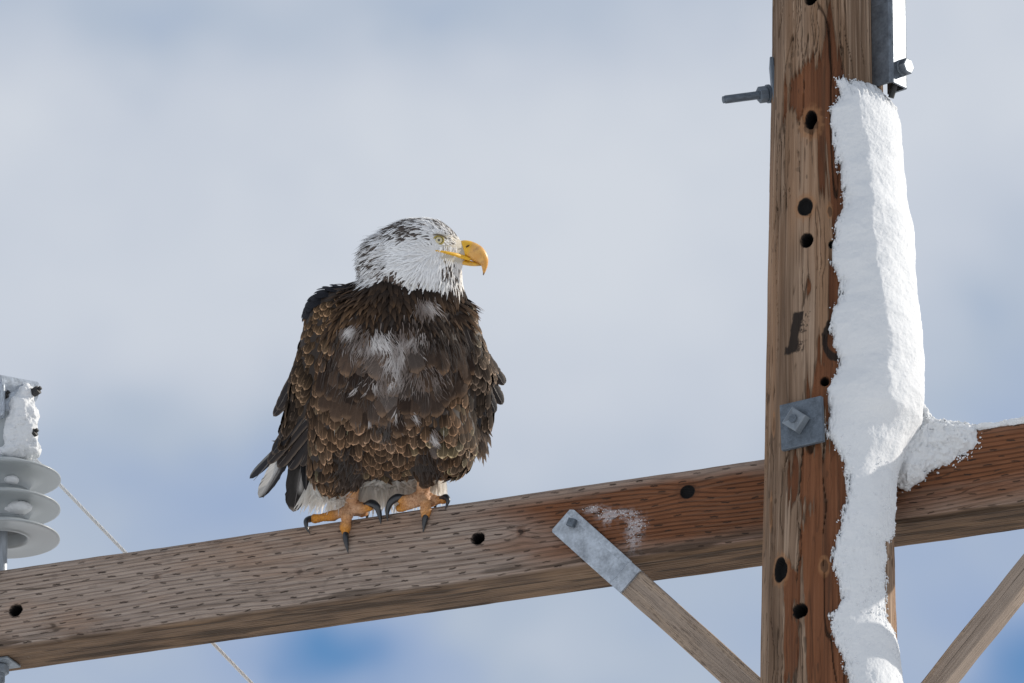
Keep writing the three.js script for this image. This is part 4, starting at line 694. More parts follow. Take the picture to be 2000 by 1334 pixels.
    // lids: a yellowish rim
    const rim = []; for (let i = 0; i <= 24; i++) { const a = i / 24 * 6.2832; rim.push(V(X(cx) + Math.cos(a) * 9.8, Y(cy) + Math.sin(a) * 8.4 + (Math.cos(a) > 0 ? 0 : -0.4), w + 3.4)); }
    mesh('eyelid', fin(taperTube(rim, [1.7, 1.7], 8, 48)), std({ color: new THREE.Color().setRGB(0.40, 0.31, 0.07), roughness: 0.5 }), eye);
    const brow = [Q(846, 459.5, w + 2), Q(853, 458.5, w + 6.5), Q(862, 460, w + 8.5), Q(870, 464, w + 6), Q(874, 467, w + 1)];
    mesh('brow', fin(taperTube(brow, [0.8, 1.6, 1.9, 1.6, 0.6], 8, 26)), std({ color: new THREE.Color().setRGB(0.14, 0.11, 0.07), roughness: 0.8 }), bird);
  }

  // ---- feathers
  class Plume {
    constructor() { this.p = []; this.i = []; this.u = []; this.c = []; this.n = []; this.count = 0; }
    // a blade from root P along dir, lying on the surface whose normal is nor
    add(P, dir, nor, o) {
      const rows = o.rows || 6, side = V().crossVectors(dir, nor).normalize(), base = this.p.length / 3, cols = o.cols || 3, half = (cols - 1) / 2;
      const d = dir.clone(), nn = nor.clone(); let q = P.clone(), last = 0, roll = o.roll || 0;
      const sd = side.clone().multiplyScalar(Math.cos(roll)).addScaledVector(nn, Math.sin(roll));
      for (let r = 0; r <= rows; r++) {
        const t = o.tip === 'point' ? r / rows : Math.pow(r / rows, 0.8), dt = t - last, tm = (t + last) / 2; last = t;
        const an = o.lift - o.curl * tm, st = d.clone().multiplyScalar(Math.cos(an)).addScaledVector(nn, Math.sin(an)).addScaledVector(side, (o.sway || 0) * tm).normalize();
        q = q.clone().addScaledVector(st, o.len * dt);
        let w;
        if (o.tip === 'point') w = (t < 0.3 ? mix(0.45, 1, t / 0.3) : Math.pow(1 - (t - 0.3) / 0.7, 0.85)); else if (o.tip === 'blade') w = t < 0.12 ? mix(0.35, 1, t / 0.12) : t < 0.72 ? 1 : Math.sqrt(Math.max(0, 1 - ((t - 0.72) / 0.28) ** 2)); else w = t < 0.5 ? mix(0.5, 1, t / 0.5) : Math.sqrt(Math.max(0, 1 - ((t - 0.5) / 0.5) ** 2.3));
        const hw = Math.max(w, 0.03) * o.wid / 2, up = st.clone().cross(sd).multiplyScalar(-1);
        for (let k = 0; k < cols; k++) {
          const s = (k - half) / half, as = s < 0 ? hw * (o.inner || 1) : hw * (o.outer || 1), cup = (1 - s * s) * hw * (o.cup ?? 0.28), ra = o.rag ? (Math.abs(s) > 0.9 ? 1 + (h2(base + k, r * 7 + 3) - 0.5) * o.rag : 1) : 1;
          const x = q.clone().addScaledVector(sd, s * as * ra).addScaledVector(nn, cup).addScaledVector(st, Math.abs(s) > 0.9 && o.rag ? (h2(base + 9, r + k) - 0.5) * o.rag * hw * 0.6 : 0);
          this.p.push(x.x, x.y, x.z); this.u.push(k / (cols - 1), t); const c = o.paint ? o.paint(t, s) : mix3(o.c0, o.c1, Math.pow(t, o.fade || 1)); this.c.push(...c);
          if (r < rows && k < cols - 1) { const a = base + r * cols + k; this.i.push(a, a + 1, a + cols, a + 1, a + cols + 1, a + cols); }
        }
      }
      this.count++;
    }
    build(name, mat, parent, stuff) { const m = mesh(name, fin(geoFrom(this.p, this.i, this.u, this.c)), mat, parent); if (stuff) m.userData.kind = 'stuff'; return m; }
  }
  // barbs and shaft; with a pale edge or without
  const webTex = (fringe, seed) => texPair(128, 256, (i, j) => {
    const u = (i + 0.5) / 128, v = (j + 0.5) / 256, s = Math.abs(u - 0.5) * 2, barb = n2((v - s * 0.22) * 95 + seed, s * 3 + (u > 0.5 ? 40 : 0)), split = sstep(0.8, 0.9, n2((v - s * 0.22) * 24 + seed * 3, 5 + (u > 0.5 ? 9 : 0))) * sstep(0.55, 0.95, s), shaft = 1 - sstep(0.02, 0.07, s);
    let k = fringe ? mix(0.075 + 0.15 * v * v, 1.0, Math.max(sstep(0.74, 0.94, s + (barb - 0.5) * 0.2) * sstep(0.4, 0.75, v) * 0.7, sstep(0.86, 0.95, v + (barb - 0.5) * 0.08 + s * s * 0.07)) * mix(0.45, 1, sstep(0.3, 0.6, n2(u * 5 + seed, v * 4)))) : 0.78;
    k *= 0.82 + 0.36 * (barb - 0.2); k = mix(k, k * 0.35, split); k = mix(k, fringe ? 0.5 : 1.0, shaft * 0.5);
    const b = clamp(k); return [b, b, b, 0.4 + barb * 0.4 + shaft * 0.4 - split * 0.3];
  });
  const wt = [webTex(true, 3), webTex(false, 8), webTex(true, 21)];
  const fm = (t, o = {}) => new THREE.MeshPhysicalMaterial({ vertexColors: true, map: wt[t].map, bumpMap: wt[t].bump, bumpScale: 0.0006, roughness: 0.8, specularIntensity: 0.25, side: THREE.DoubleSide, ...o });
  const mat = { fringe: fm(0), fringe2: fm(2), web: fm(1), flight: fm(1, { roughness: 0.65, specularIntensity: 0.4 }), down: new THREE.MeshPhysicalMaterial({ vertexColors: true, roughness: 0.95, transmission: 0.6, thickness: 0, side: THREE.DoubleSide }) };

  // points spread evenly over the body, with normals
  const r = rng(2024);
  const grad = (p) => { const e = 1.5, g = V(bodyF(p.x + e, p.y, p.z) - bodyF(p.x - e, p.y, p.z), bodyF(p.x, p.y + e, p.z) - bodyF(p.x, p.y - e, p.z), bodyF(p.x, p.y, p.z + e) - bodyF(p.x, p.y, p.z - e)); return g.normalize(); };
  const cand = [];
  { const P = body.pos, I = body.idx, a = V(), b = V(), c = V(), n = V();
    for (let f = 0; f < I.length; f += 3) { a.fromArray(P, I[f] * 3); b.fromArray(P, I[f + 1] * 3); c.fromArray(P, I[f + 2] * 3); n.crossVectors(b.clone().sub(a), c.clone().sub(a)); const k = n.length() / 2 * 0.22, m = Math.floor(k) + (r() < k % 1 ? 1 : 0); for (let q = 0; q < m; q++) { let s = r(), t = r(); if (s + t > 1) { s = 1 - s; t = 1 - t; } cand.push(a.clone().addScaledVector(b.clone().sub(a), s).addScaledVector(c.clone().sub(a), t)); } }
    for (let i = cand.length - 1; i > 0; i--) { const j = Math.floor(r() * (i + 1)); [cand[i], cand[j]] = [cand[j], cand[i]]; } }
  function spread(list, radius) {   // dart throwing
    const cell = 8, grid = new Map(), out = [], key = (x, y, z) => (x + 512) * 1048576 + (y + 512) * 1024 + (z + 512);
    for (const p of list) {
      const rad = radius(p); if (!rad) continue; const R = Math.ceil(rad / cell), ix = Math.floor(p.x / cell), iy = Math.floor(p.y / cell), iz = Math.floor(p.z / cell); let ok = true;
      for (let x = ix - R; x <= ix + R && ok; x++) for (let y = iy - R; y <= iy + R && ok; y++) for (let z = iz - R; z <= iz + R && ok; z++) { const b = grid.get(key(x, y, z)); if (b) for (const q of b) if (q.distanceToSquared(p) < rad * rad) { ok = false; break; } }
      if (!ok) continue; const k = key(ix, iy, iz); if (!grid.has(k)) grid.set(k, []); grid.get(k).push(p); out.push(p);
    }
    return out;
  }
  const tangent = (d, n) => { const t = d.clone().addScaledVector(n, -d.dot(n)); return t.lengthSq() < 1e-4 ? V(0, -1, 0).addScaledVector(n, n.y).normalize() : t.normalize(); };
  const J = (a) => (r() - 0.5) * 2 * a;
  const blob = (x, y, list) => { let s = 0; for (const [bx, by, rx, ry, k] of list) { const dx = (x - bx) / rx, dy = (y - by) / ry, q = dx * dx + dy * dy; if (q < 6) s += (k || 1) * Math.exp(-q); } return s; };

  const isWing = (x, y) => { const L = interp([[540, 690], [580, 672], [640, 642], [700, 622], [760, 606], [820, 592], [870, 580]], y), R = interp([[560, 905], [620, 915], [680, 914], [730, 908], [800, 918], [860, 940]], y); return (x < L && y < 870 && y > 545) ? -1 : (x > R && y < 860 && y > 575) ? 1 : 0; };
  const WHITE = [0.86, 0.85, 0.84], SMOKE = [0.15, 0.115, 0.095], DK = [0.035, 0.027, 0.023], TAN = [0.30, 0.205, 0.125], RUST = [0.24, 0.12, 0.05];
  const fluff = [[828, 600, 15, 14, 0.9], [690, 648, 13, 8, 1.0], [735, 672, 30, 16, 0.8], [768, 735, 16, 26, 0.75], [800, 662, 20, 15, 0.55], [760, 700, 26, 22, 0.4], [790, 690, 18, 26, 0.4], [712, 690, 22, 12, 0.35], [845, 852, 6, 9, 1.1], [775, 804, 4, 8, 0.9], [809, 812, 5, 6, 0.9], [725, 822, 3, 4, 0.7], [700, 760, 3, 4, 0.6], [737, 755, 10, 10, 0.4], [690, 915, 12, 18, 0.35], [830, 740, 26, 20, 0.25]];
  const darkz = [[855, 645, 46, 34, 1], [880, 700, 30, 26, 0.6], [745, 600, 60, 26, 0.9], [670, 890, 34, 40, 0.8], [835, 895, 30, 42, 0.8], [700, 735, 40, 26, 0.5], [860, 600, 30, 14, 0.3], [800, 640, 14, 26, 0.6], [690, 930, 20, 22, 0.7], [760, 880, 70, 50, 0.25]];
  const rustz = [[690, 610, 50, 26, 1], [730, 590, 40, 18, 0.5], [885, 672, 26, 12, 1], [720, 640, 36, 12, 0.7], [900, 605, 26, 20, 0.6], [640, 620, 30, 34, 0.5]];

  // contour feathers of the body
  const contour = new Plume(), contour2 = new Plume(), dark = new Plume(), coverts = new Plume(), down = new Plume(), back = new Plume(), softp = new Plume(), smoke = new Plume();
  const bodyPts = spread(cand.filter((p) => { const x = p.x + ex, y = EY - p.y; return !isHead(x, y) && y < 985; }), (p) => { const x = p.x + ex, y = EY - p.y; if (p.z < -90 && y < 900) return 24; if (isWing(x, y)) return mix(9.5, 12.5, sstep(600, 800, y)); return y < 595 ? 6 : y < 640 ? 8.5 : mix(11, 12.5, sstep(650, 820, y)); });
  bodyPts.sort((a, b) => a.y - b.y);
  for (const p of bodyPts) {
    const x = p.x + ex, y = EY - p.y, n = grad(p), wing = isWing(x, y), cxn = (x - 768) / 190, f = p.z > -60 ? blob(x, y, fluff) : 0, dz = blob(x, y, darkz), rz = blob(x, y, rustz), v = 0.75 + r() * 0.5;
    const collar = sstep(600, 575, y) * (Math.abs(x - 790) < 120 ? 1 : 0), sunk = p.clone().addScaledVector(n, -3 + 4 * collar);
    if (y > 925 && p.z < 20 && !(x > 870)) {       // white vent feathers
      for (let k = 0; k < 5; k++) down.add(sunk, tangent(V(-0.25 + J(0.5), -1, -0.2 + J(0.3)), n), n, { len: 30 + r() * 26, wid: 5 + r() * 4, lift: 0.3 + J(0.25), curl: 0.4, tip: 'point', rows: 5, c0: [0.66, 0.63, 0.58], c1: [0.80, 0.78, 0.74] });
      continue;
    }
    if (p.z < -90 && y < 640 || (p.z < 60 && y < 556 + (700 - x) * 0.46 && x < 700)) {   // dark mantle
      const d = tangent(V(-0.8 + J(0.2), -0.7 + J(0.2), -0.3), n); back.add(sunk, d, n, { len: 30 + r() * 8, wid: 17 + r() * 4, lift: 0.14 + J(0.05), curl: 0.3, rag: 0.12, c0: [0.016, 0.017, 0.021], c1: [0.033 * v, 0.034 * v, 0.042 * v] }); continue;
    }
    if (wing) {
      const low = sstep(600, 800, y), d = tangent(wing < 0 ? V(-0.28 - 0.12 * low + J(0.14), -1, -0.1) : V(0.10 + 0.2 * sstep(600, 680, y) - 0.25 * low + J(0.14), -1, -0.1), n);
      const tone = wing < 0 ? mix3([0.76, 0.46, 0.25], [0.60, 0.385, 0.23], low) : mix3([0.88, 0.64, 0.46], [0.58, 0.40, 0.27], low), dk = wing < 0 ? clamp(low * 0.4 + (x < 590 ? 0.25 : 0) + J(0.3)) : clamp(blob(x, y, [[960, 760, 30, 60, 0.8], [922, 760, 12, 60, 0.6]]) + J(0.2)), c = mix3(tone, [0.10, 0.085, 0.08], dk * 0.8).map((q) => Math.min(0.9, q * v));
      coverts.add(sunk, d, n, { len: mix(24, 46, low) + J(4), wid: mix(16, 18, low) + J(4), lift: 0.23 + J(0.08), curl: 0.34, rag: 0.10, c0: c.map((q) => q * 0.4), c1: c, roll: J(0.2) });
      continue;
    }
    if (f > 9) {                  // ruffled grey white down showing through
      const m = f > 0.75 ? 30 : 20, white = clamp(f * 0.8 - 0.22 + J(0.1) + (fbm2(x * 0.05, y * 0.03, 3) - 0.5) * 0.6), sw = (n2(x * 0.03, y * 0.03) - 0.5) * 3; for (let k = 0; k < m; k++) { const d = tangent(V(J(0.5) + sw * 0.8, -0.8 + J(0.3), J(0.3)), n), c = mix3(SMOKE, WHITE, clamp(white + J(0.15))); down.add(p.clone().add(V(J(7), J(7), 0)).addScaledVector(n, -1), d, n, { len: 20 + r() * 22, wid: 0.9 + r() * 1.1, lift: 0.34 + J(0.16), curl: 0.5, sway: J(0.4), tip: 'point', rows: 5, c0: c.map((q) => q * 0.8), c1: c }); }
    }
    if (y < 655 && p.z > -70) {                        // ruffled lancets of the upper breast
      const d = tangent(V(cxn * 0.9 + J(0.35), -1, 0.1), n), rust = clamp(rz * 0.8 + J(0.35)), tip = mix3(mix3([0.12, 0.075, 0.048], [0.44, 0.25, 0.125], rust), DK, clamp(dz * 0.7)).map((q) => q * v), b = mix3([0.022, 0.016, 0.013], [0.045, 0.028, 0.02], rust);
      dark.add(sunk, d, n, { len: 34 + r() * 16, wid: 9 + r() * 5, lift: 0.28 + J(0.14) + collar * 0.16, curl: 0.36 + J(0.15), sway: J(0.25), tip: 'point', rag: 0.2, c0: b, c1: tip, fade: 2, rows: 6 }); continue;
    }
    // large soft feathers of the middle breast
    const softZ = blob(x, y, [[765, 715, 100, 62, 1], [850, 660, 60, 60, 1], [690, 720, 50, 50, 0.8], [775, 775, 34, 26, 0.6], [680, 900, 36, 44, 0.8], [836, 900, 34, 44, 0.8]]);
    if (softZ + f * 0.6 > 0.42 && p.z > -60) {
      const wz = clamp(f * 0.62 + (fbm2(x * 0.04, y * 0.03, 3) - 0.5) * 0.35 * Math.min(1, f * 3)), big = y < 830 ? 1 : 0.6, k = r(), d = tangent(V(cxn * 0.45 + J(0.25), -1, 0.12), n), tone = mix3(mix3([0.040, 0.024, 0.017], [0.125, 0.080, 0.055], k), [0.030, 0.021, 0.017], clamp(dz * 0.8)).map((q, i) => mix(q, [0.42, 0.37, 0.34][i], wz * 0.55)), ed = mix3(tone, [0.44, 0.27, 0.16], 0.3 + 0.3 * clamp(rz) + 0.3 * r());
      softp.add(sunk, d, n, { len: (50 + r() * 26) * big, wid: (28 + r() * 16) * big, lift: 0.2 + J(0.08), curl: 0.34, cup: 0.25, rows: 9, cols: 5, rag: 0.16, roll: J(0.15), paint: (t, s) => mix3(mix3(tone.map((q) => q * 0.6), tone, t), ed, sstep(0.78, 1, t) * 0.9 + (Math.abs(s) > 0.9 ? 0.4 * t * t : 0)) });
      for (let q = 0; q < 5; q++) { const g = mix3(tone, SMOKE, 0.15 + 0.5 * r() * (1 - clamp(dz))); down.add(p.clone().add(V(J(14), J(14), 0)).addScaledVector(n, 5), tangent(V(cxn * 0.4 + J(0.35), -1, 0), n), n, { len: 20 + r() * 18, wid: 0.8 + r() * 1.0, lift: 0.22, curl: 0.4, sway: J(0.3), tip: 'point', rows: 4, c0: g.map((w) => w * 0.7), c1: g }); }
      continue;
    }
    // scaled breast and belly
    const soft = clamp(blob(x, y, [[765, 720, 110, 70, 1], [760, 800, 60, 60, 0.7]])), d = tangent(V(cxn * 0.28 + J(0.22), -1, 0.15), n);
    let c = mix3([0.82, 0.51, 0.31], [0.52, 0.345, 0.245], soft); c = mix3(c, [0.78, 0.41, 0.20], r() * 0.5); c = mix3(c, [0.10, 0.07, 0.055], clamp(dz * 0.75 + J(0.3))); if (x > 895 && y > 820) c = mix3(c, [0.75, 0.56, 0.40], 0.6); c = c.map((q) => Math.min(0.95, q * v * v));
    const lowB = sstep(860, 960, y);
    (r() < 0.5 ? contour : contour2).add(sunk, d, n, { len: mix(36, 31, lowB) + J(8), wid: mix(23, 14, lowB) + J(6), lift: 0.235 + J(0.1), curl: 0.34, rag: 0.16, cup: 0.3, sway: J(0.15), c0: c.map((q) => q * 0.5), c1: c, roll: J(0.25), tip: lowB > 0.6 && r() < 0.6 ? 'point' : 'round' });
    if (soft > 0.4 && r() < soft * 0.6) { const g = mix3(SMOKE, [0.14, 0.115, 0.10], r()); for (let k = 0; k < 9; k++) down.add(p.clone().add(V(J(8), J(8), 0)).addScaledVector(n, 4), tangent(V(J(0.4), -1, 0), n), n, { len: 20 + r() * 16, wid: 1 + r() * 1.2, lift: 0.2, curl: 0.4, tip: 'point', rows: 4, c0: g.map((q) => q * 0.6), c1: g }); }
    if (r() < 0.10) down.add(sunk, d, n, { len: 34 + r() * 8, wid: 2.5, lift: 0.3, curl: 0.3, sway: J(0.3), tip: 'point', rows: 4, c0: c.map((q) => q * 0.5), c1: c.map((q) => Math.min(0.6, q * 1.4)) });
  }
  // smoky down over the middle of the breast
  for (let k = 0; k < 24000; k++) {
    const x = 650 + r() * 230, y = 580 + r() * 290, f = blob(x, y, fluff), str = fbm2(x * 0.045, y * 0.02 + 7, 3); if (r() > f * 1.15 + 0.02 * blob(x, y, [[765, 720, 90, 80, 1]])) continue;
    const w = headW(x, y); if (w < 20) continue; const p0 = Q(x, y, w - 1), n = grad(p0), p = p0.addScaledVector(n, 6 + r() * 4), sw = (n2(x * 0.035, y * 0.03) - 0.5) * 2.2, cx = (x - 768) / 190;
    const wh = clamp(f * 0.92 - 0.12 + (str - 0.5) * 1.7 + J(0.12)), c = mix3([0.20, 0.16, 0.14], [0.82, 0.79, 0.77], wh);
    smoke.add(p, tangent(V(cx * 0.8 + sw + J(0.2), -1 + J(0.15), 0.1), n), n, { len: 10 + r() * 13, wid: 0.9 + r() * 1.1, lift: 0.3 + J(0.12), curl: 0.5, sway: J(0.35), tip: 'point', rows: 4, c0: c.map((q) => q * 0.85), c1: c });
  }
  // trousers: loose dark strands over the shanks
  for (const [cx, cy, w, n0] of [[688, 925, 30, 130], [835, 905, 40, 150]]) for (let k = 0; k < n0; k++) { const a = r() * 6.283, q = Math.sqrt(r()), x = cx + Math.cos(a) * q * 30, y = cy + Math.sin(a) * q * 32, ww = headW(x, y); if (ww < 12 || ww > 125) continue; const p = Q(x, y, ww - 2), n = grad(p), v = r(); dark.add(p, tangent(V(J(0.25), -1, 0), n), n, { len: 18 + r() * 16, wid: 5 + r() * 4, lift: 0.12 + J(0.1), curl: 0.25, tip: 'point', rows: 5, rag: 0.2, c0: [0.035, 0.026, 0.021], c1: mix3([0.07, 0.05, 0.04], [0.19, 0.14, 0.11], v * v) }); }
  // white vent between and behind the legs
  for (let k = 0; k < 800; k++) { const x = 606 + r() * 262, y0 = mix(925, 950, r()) - (x > 800 ? 12 : 0), p = Q(x, y0, -42 - r() * 45), d = V(-0.12 + J(0.3) + (x < 640 ? -0.35 : 0), -1, -0.1 + J(0.2)).normalize(), lim = Math.min(62, edgeY(x) + 4 - y0), n = V(0, 0.2, 1).addScaledVector(d, -V(0, 0.2, 1).dot(d)).normalize(), w = 0.9 + r() * 0.2; down.add(p, d, n, { len: lim * (0.7 + r() * 0.45), wid: 4 + r() * 5, lift: J(0.12), curl: J(0.3), sway: J(0.3), tip: 'point', rag: 0.2, rows: 5, c0: [0.80 * w, 0.77 * w, 0.72 * w], c1: [0.86 * w, 0.83 * w, 0.78 * w] }); }
  // buff tufts at the right flank
  for (let k = 0; k < 110; k++) { const x = 905 + r() * 46, y = 820 + r() * 60, p = Q(x, y, headW(Math.min(x, 940), y) * 0.6 - 25 + r() * 25), t = r(); down.add(p, V(0.25 + J(0.4), -1 + J(0.2), J(0.3)).normalize(), V(0.2, 0.1, 1).normalize(), { len: 18 + r() * 22, wid: 5 + r() * 6, lift: 0.1 + J(0.2), curl: 0.3, tip: 'point', rows: 5, rag: 0.25, c0: [0.12, 0.085, 0.06], c1: mix3([0.16, 0.115, 0.08], [0.46, 0.35, 0.27], t) }); }
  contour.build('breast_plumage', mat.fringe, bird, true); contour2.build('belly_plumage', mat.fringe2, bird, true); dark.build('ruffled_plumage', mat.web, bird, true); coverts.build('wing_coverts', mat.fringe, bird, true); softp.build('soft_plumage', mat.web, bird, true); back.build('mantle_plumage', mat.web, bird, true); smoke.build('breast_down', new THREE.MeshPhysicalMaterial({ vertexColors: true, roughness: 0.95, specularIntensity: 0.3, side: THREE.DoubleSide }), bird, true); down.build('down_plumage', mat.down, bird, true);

  // flight and tail feathers, each by itself: root, tip, width, colours
  const quill = (name, a, b, wid, paint, o = {}) => { const P = Q(...a), D = Q(...b).sub(P), len = D.length(), d = D.normalize(), n0 = o.n || V(-0.15, 0.1, 1), n = n0.clone().addScaledVector(d, -n0.dot(d)).normalize(), pl = new Plume(); pl.add(P, d, n, { len, wid, lift: o.lift ?? 0.04, curl: o.curl ?? 0.1, tip: 'blade', cup: 0.2, cols: 7, rows: 26, rag: o.rag ?? 0.05, sway: o.sway || 0, inner: o.inner, outer: o.outer, roll: o.roll || 0, paint }); return pl.build(name, o.mat || mat.flight, bird); };
  const slate = [0.022, 0.022, 0.026], brownk = [0.045, 0.032, 0.026], edge = [0.30, 0.22, 0.16];
  const plain = (c, e = 0.35) => (t, s) => mix3(c, edge, (Math.abs(s) > 0.9 ? e : 0) + (t > 0.96 ? e * 0.6 : 0));
  const sh = (name, a, b, wid, c, o = {}) => { const m = quill(name, a, b, wid, plain(c, o.e), o); const P = Q(...a), Tt = Q(...b); mesh('quill_shaft', fin(taperTube([P, P.clone().lerp(Tt, 0.5), P.clone().lerp(Tt, 0.97)].map((q) => q.add(V(0, 0, wid * 0.1 + 0.6))), [0.9, 0.7, 0.2], 5, 8)), std({ color: new THREE.Color().setRGB(0.16, 0.14, 0.12), roughness: 0.5 }), m); return m; };
  // folded left-hand wing of the picture
  for (const [a, b, w] of [[[604, 690, 20], [547, 790, 2], 26], [[605, 705, 20], [540, 801, -2], 26], [[606, 720, 22], [533, 813, -8], 24], [[606, 760, 24], [545, 862, -14], 26], [[606, 785, 22], [530, 888, -30], 26], [[608, 808, 20], [521, 906, -42], 26], [[612, 825, 18], [540, 913, -42], 28], [[614, 840, 15], [562, 917, -38], 30], [[618, 845, 20], [586, 910, -20], 26]]) sh('wing_feather', a, b, w, mix3(slate, brownk, r()), { e: 0.5, n: V(-0.5, 0.1, 0.9) });
  for (const [a, b, w] of [[[945, 690, 20], [985, 752, 0], 22], [[950, 710, 10], [988, 748, -5], 20], [[948, 725, 16], [982, 790, -5], 24], [[940, 735, 30], [968, 806, 10], 22], [[932, 720, 40], [950, 815, 20], 20], [[925, 740, 44], [934, 842, 22], 22], [[938, 770, 22], [956, 838, 0], 20], [[930, 800, 0], [948, 872, -20], 24], [[922, 830, -10], [925, 892, -30], 22], [[934, 690, 46], [942, 790, 30], 14]]) sh('wing_feather', a, b, w, mix3(slate, brownk, r() * 0.7), { e: 0.4, n: V(0.5, 0.1, 0.9), rag: 0.14 });
  // tail
  const tailDark = (t, s) => (t > 0.93 ? mix3([0.03, 0.029, 0.03], [0.08, 0.07, 0.065], r()) : [0.03, 0.03, 0.033]);
  quill('tail_feather', [600, 820, -70], [491, 944, -95], 22, (t, s) => mix3([0.035, 0.035, 0.04], [0.5, 0.48, 0.45], s > 0.55 && t > 0.55 ? 0.5 : 0), { n: V(-0.7, 0, 0.7), sway: 0.16 });
  quill('tail_feather', [596, 815, -64], [511, 978, -80], 31, (t, s) => { const m = sstep(0.56, 0.63, t + s * 0.06) * sstep(-0.55, -0.2, s); return mix3([0.045, 0.043, 0.045], mix3([0.72, 0.70, 0.67], [0.5, 0.47, 0.43], clamp(t * 2 - 1.2)), m); }, { n: V(-0.3, 0, 0.95), rag: 0.14, mat: fm(1, { transmission: 0.3, roughness: 0.9, thickness: 0 }), sway: 0.10 });
  quill('tail_feather', [594, 830, -56], [573, 1001, -66], 42, (t, s) => { const m = sstep(0.50, 0.56, t) * sstep(0.80, 0.70, t + s * 0.05) * sstep(-0.75, -0.55, s) * sstep(0.05, -0.25, s), e = sstep(0.95, 0.99, t); return mix3(mix3([0.03, 0.026, 0.024], [0.6, 0.57, 0.54], m), [0.45, 0.38, 0.32], e * 0.7); }, { n: V(-0.05, 0, 1), rag: 0.16, sway: 0.02 });
  quill('tail_feather', [588, 830, -45], [597, 962, -50], 20, tailDark, { n: V(0.5, 0, 0.85), sway: -0.05 });
  quill('tail_feather', [606, 850, -60], [606, 985, -74], 26, tailDark, { n: V(0.2, 0, 0.95) });
  for (const [a, b] of [[[600, 820, -60], [493, 940, -86]], [[596, 818, -54], [512, 974, -72]], [[594, 832, -46], [573, 996, -56]], [[588, 832, -36], [597, 958, -42]]]) { const p = Q(...a), t = Q(...b), m = p.clone().lerp(t, 0.55).add(V(4, 6, 1)); mesh('quill_shaft', fin(taperTube([p, m, t], [1.6, 1.3, 0.4], 6, 14)), std({ color: new THREE.Color().setRGB(0.12, 0.105, 0.10), roughness: 0.45 }), bird); }

  // head: thousands of narrow blades flowing back from the beak
  const hair = new Plume(), hcol = (x, y, w) => {
    const zoom = (list) => blob(x, y, list);
    let d = zoom([[800, 452, 24, 10, 0.9], [780, 443, 22, 10, 0.75], [828, 462, 14, 8, 0.5], [838, 472, 12, 7, 0.35], [757, 440, 10, 6, 0.6], [885, 455, 9, 14, 0.5], [872, 440, 12, 10, 0.38], [860, 434, 14, 7, 0.25], [737, 480, 12, 8, 0.55], [722, 470, 10, 10, 0.35], [712, 515, 10, 10, 0.5], [722, 500, 12, 12, 0.3], [748, 520, 10, 18, 0.6], [765, 535, 14, 10, 0.8], [776, 548, 16, 12, 0.7], [735, 505, 12, 10, 0.4], [710, 550, 14, 8, 0.6], [742, 552, 10, 14, 0.7], [728, 566, 22, 7, 0.6], [880, 522, 14, 7, 0.55], [875, 538, 12, 14, 0.25], [760, 428, 30, 10, 0.6], [800, 428, 26, 7, 0.45], [815, 448, 24, 7, 0.5], [840, 440, 20, 8, 0.35], [812, 434, 5, 4, 0.9], [880, 440, 16, 14, 0.5], [892, 458, 8, 12, 0.55], [868, 446, 10, 8, 0.35], [850, 430, 30, 8, 0.25], [770, 432, 22, 8, 0.4], [790, 460, 26, 10, 0.3], [750, 455, 16, 14, 0.4], [872, 528, 10, 10, 0.4], [884, 535, 8, 14, 0.45]]);
    return d;
  };
  const headPts = spread(cand.filter((p) => { const x = p.x + ex, y = EY - p.y; return isHead(x, y) && !(x > 903 && y > 470 && y < 523) && Math.hypot(x - 857, (y - 469.5) * 1.15) > 11.5 - (p.z < 0 ? 20 : 0) && !(x > 858 && y > 489 + (x - 858) * 0.22 && y < 500 + (x - 858) * 0.30) && !(x > 892 && y > 470 && y < 524); }), (p) => { const x = p.x + ex; return p.z < -50 ? 5.5 : x > 850 ? 2.2 : 2.9; });
  headPts.sort((a, b) => (b.x - a.x) * 0.6 + (a.y - b.y));
  for (const p of headPts) {
    const x = p.x + ex, y = EY - p.y, n = grad(p), face = sstep(835, 880, x) * sstep(530, 500, y), cheek = Math.exp(-(((x - 825) / 55) ** 2) - ((y - 520) / 40) ** 2);
    let d = V(-1, 0.05, 0);                                              // crown: straight back
    const ang = y < 480 ? sstep(860, 740, x) * 0.75 : 0; d = V(-Math.cos(ang), -Math.sin(ang) * 0.9, 0);
    if (y < 462 && x > 850) d = V(-0.75, 0.75, 0);
    if (y > 480) { const fx = x - 842, fy = 505 - y; d = V(fx * 0.9 - 6, fy - 12 - Math.max(0, x - 842) * 0.8, 0).normalize().lerp(V(-0.75, -0.55, 0), sstep(790, 730, x) * 0.6); if (x > 850) d = V(-0.25 - (880 - x) * 0.004, -1, 0); }
    d = tangent(d.add(V(J(0.16), J(0.16), J(0.1))), n);
    const back_ = sstep(790, 730, x), ruff = sstep(540, 575, y), len = mix(mix(15, 26, Math.max(back_, cheek * 0.8)), 34, ruff) * (0.75 + 0.5 * r()) * mix(1, 0.62, face), wid = mix(mix(3.4, 5.0, Math.max(back_, cheek * 0.6)), 5.6, ruff) * mix(1, 0.62, face) * (0.8 + 0.4 * r());
    const dkv = hcol(x, y), isDark = r() < dkv * 0.8, g = 0.86 + r() * 0.2, cream = sstep(860, 900, x) * 0.5;
    const wh = mix3([0.90, 0.90, 0.90], [0.90, 0.83, 0.74], cream).map((q) => Math.min(0.93, q * g)), tipDark = back_ > 0.4 && r() < 0.38 * back_;
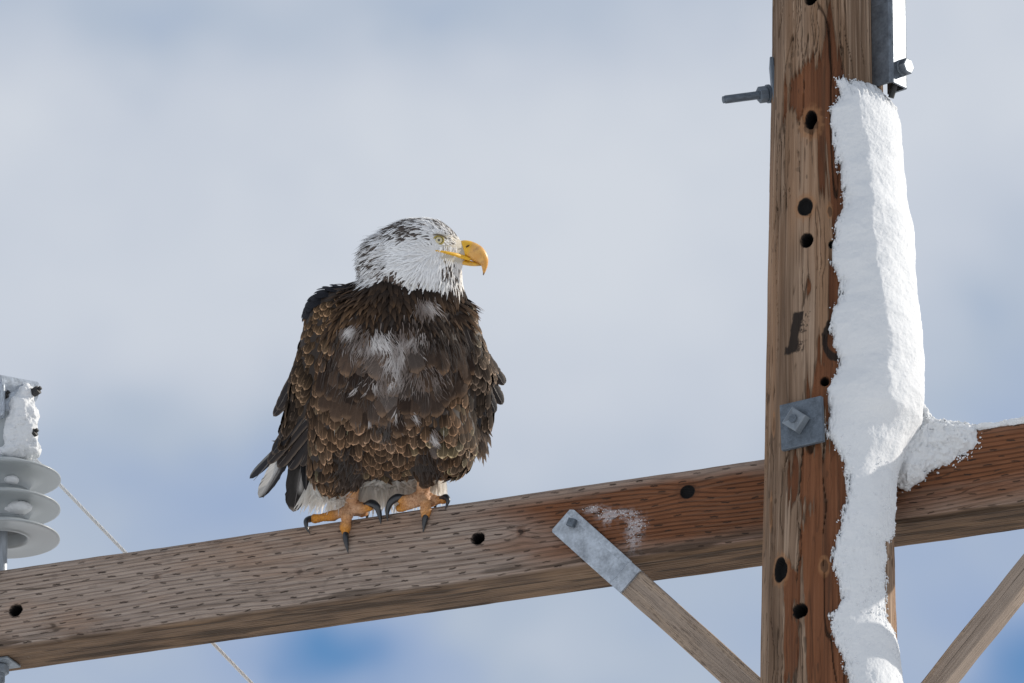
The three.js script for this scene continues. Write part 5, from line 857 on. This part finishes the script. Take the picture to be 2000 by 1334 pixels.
    const c1 = isDark ? mix3([0.06, 0.045, 0.036], [0.20, 0.15, 0.12], r() * r()) : tipDark ? [0.13, 0.09, 0.07] : wh, c0 = isDark ? [0.05, 0.04, 0.035] : wh.map((q) => q * 0.84);
    if (back_ > 0.5 && r() < 0.16) hair.add(p.clone().addScaledVector(n, -1), d, n, { len: 20 + r() * 12, wid: 3 + r() * 2, lift: 0.75 + J(0.25), curl: 0.5, sway: J(0.5), tip: 'point', rows: 5, cup: 0.4, c0: wh.map((q) => q * 0.8), c1: r() < 0.6 ? [0.16, 0.11, 0.085] : wh, fade: 3 });
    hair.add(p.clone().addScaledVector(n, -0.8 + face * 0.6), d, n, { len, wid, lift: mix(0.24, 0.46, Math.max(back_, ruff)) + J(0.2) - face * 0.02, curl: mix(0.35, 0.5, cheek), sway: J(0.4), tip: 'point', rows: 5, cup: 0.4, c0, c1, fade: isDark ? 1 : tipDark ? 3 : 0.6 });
  }
  // the white fringe hanging over the dark breast
  for (let k = 0; k < 420; k++) { const x = 700 + r() * 205, yl = interp([[680, 534], [700, 545], [725, 553], [748, 538], [770, 542], [790, 556], [850, 564], [895, 560], [920, 548]], x), y = yl - 14 * r() - 2, w = headW(x, y); if (w < 12) continue; const p = Q(x, y, w - 1), n = grad(p), isD = r() < 0.16 || (x > 738 && x < 785 && r() < 0.7), g = 0.8 + 0.3 * r(); hair.add(p, tangent(V((x - 812) / 150 + J(0.25), -1, 0.1), n), n, { len: 14 + r() * 16, wid: 3.4 + r() * 2.2, lift: 0.25 + J(0.15), curl: 0.45, sway: J(0.3), tip: 'point', rows: 5, cup: 0.4, c0: isD ? [0.05, 0.04, 0.033] : [0.62 * g, 0.61 * g, 0.59 * g], c1: isD ? [0.15, 0.10, 0.075] : [0.78 * g, 0.76 * g, 0.72 * g] }); }
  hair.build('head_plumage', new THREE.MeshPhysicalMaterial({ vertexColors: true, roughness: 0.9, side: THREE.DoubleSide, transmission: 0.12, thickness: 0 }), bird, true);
  console.log('feathers', contour.count, dark.count, coverts.count, back.count, down.count, hair.count);
}

scene.traverse((o) => { if (o.isMesh) { o.castShadow = true; o.receiveShadow = true; } });
renderer.render(scene, camera);
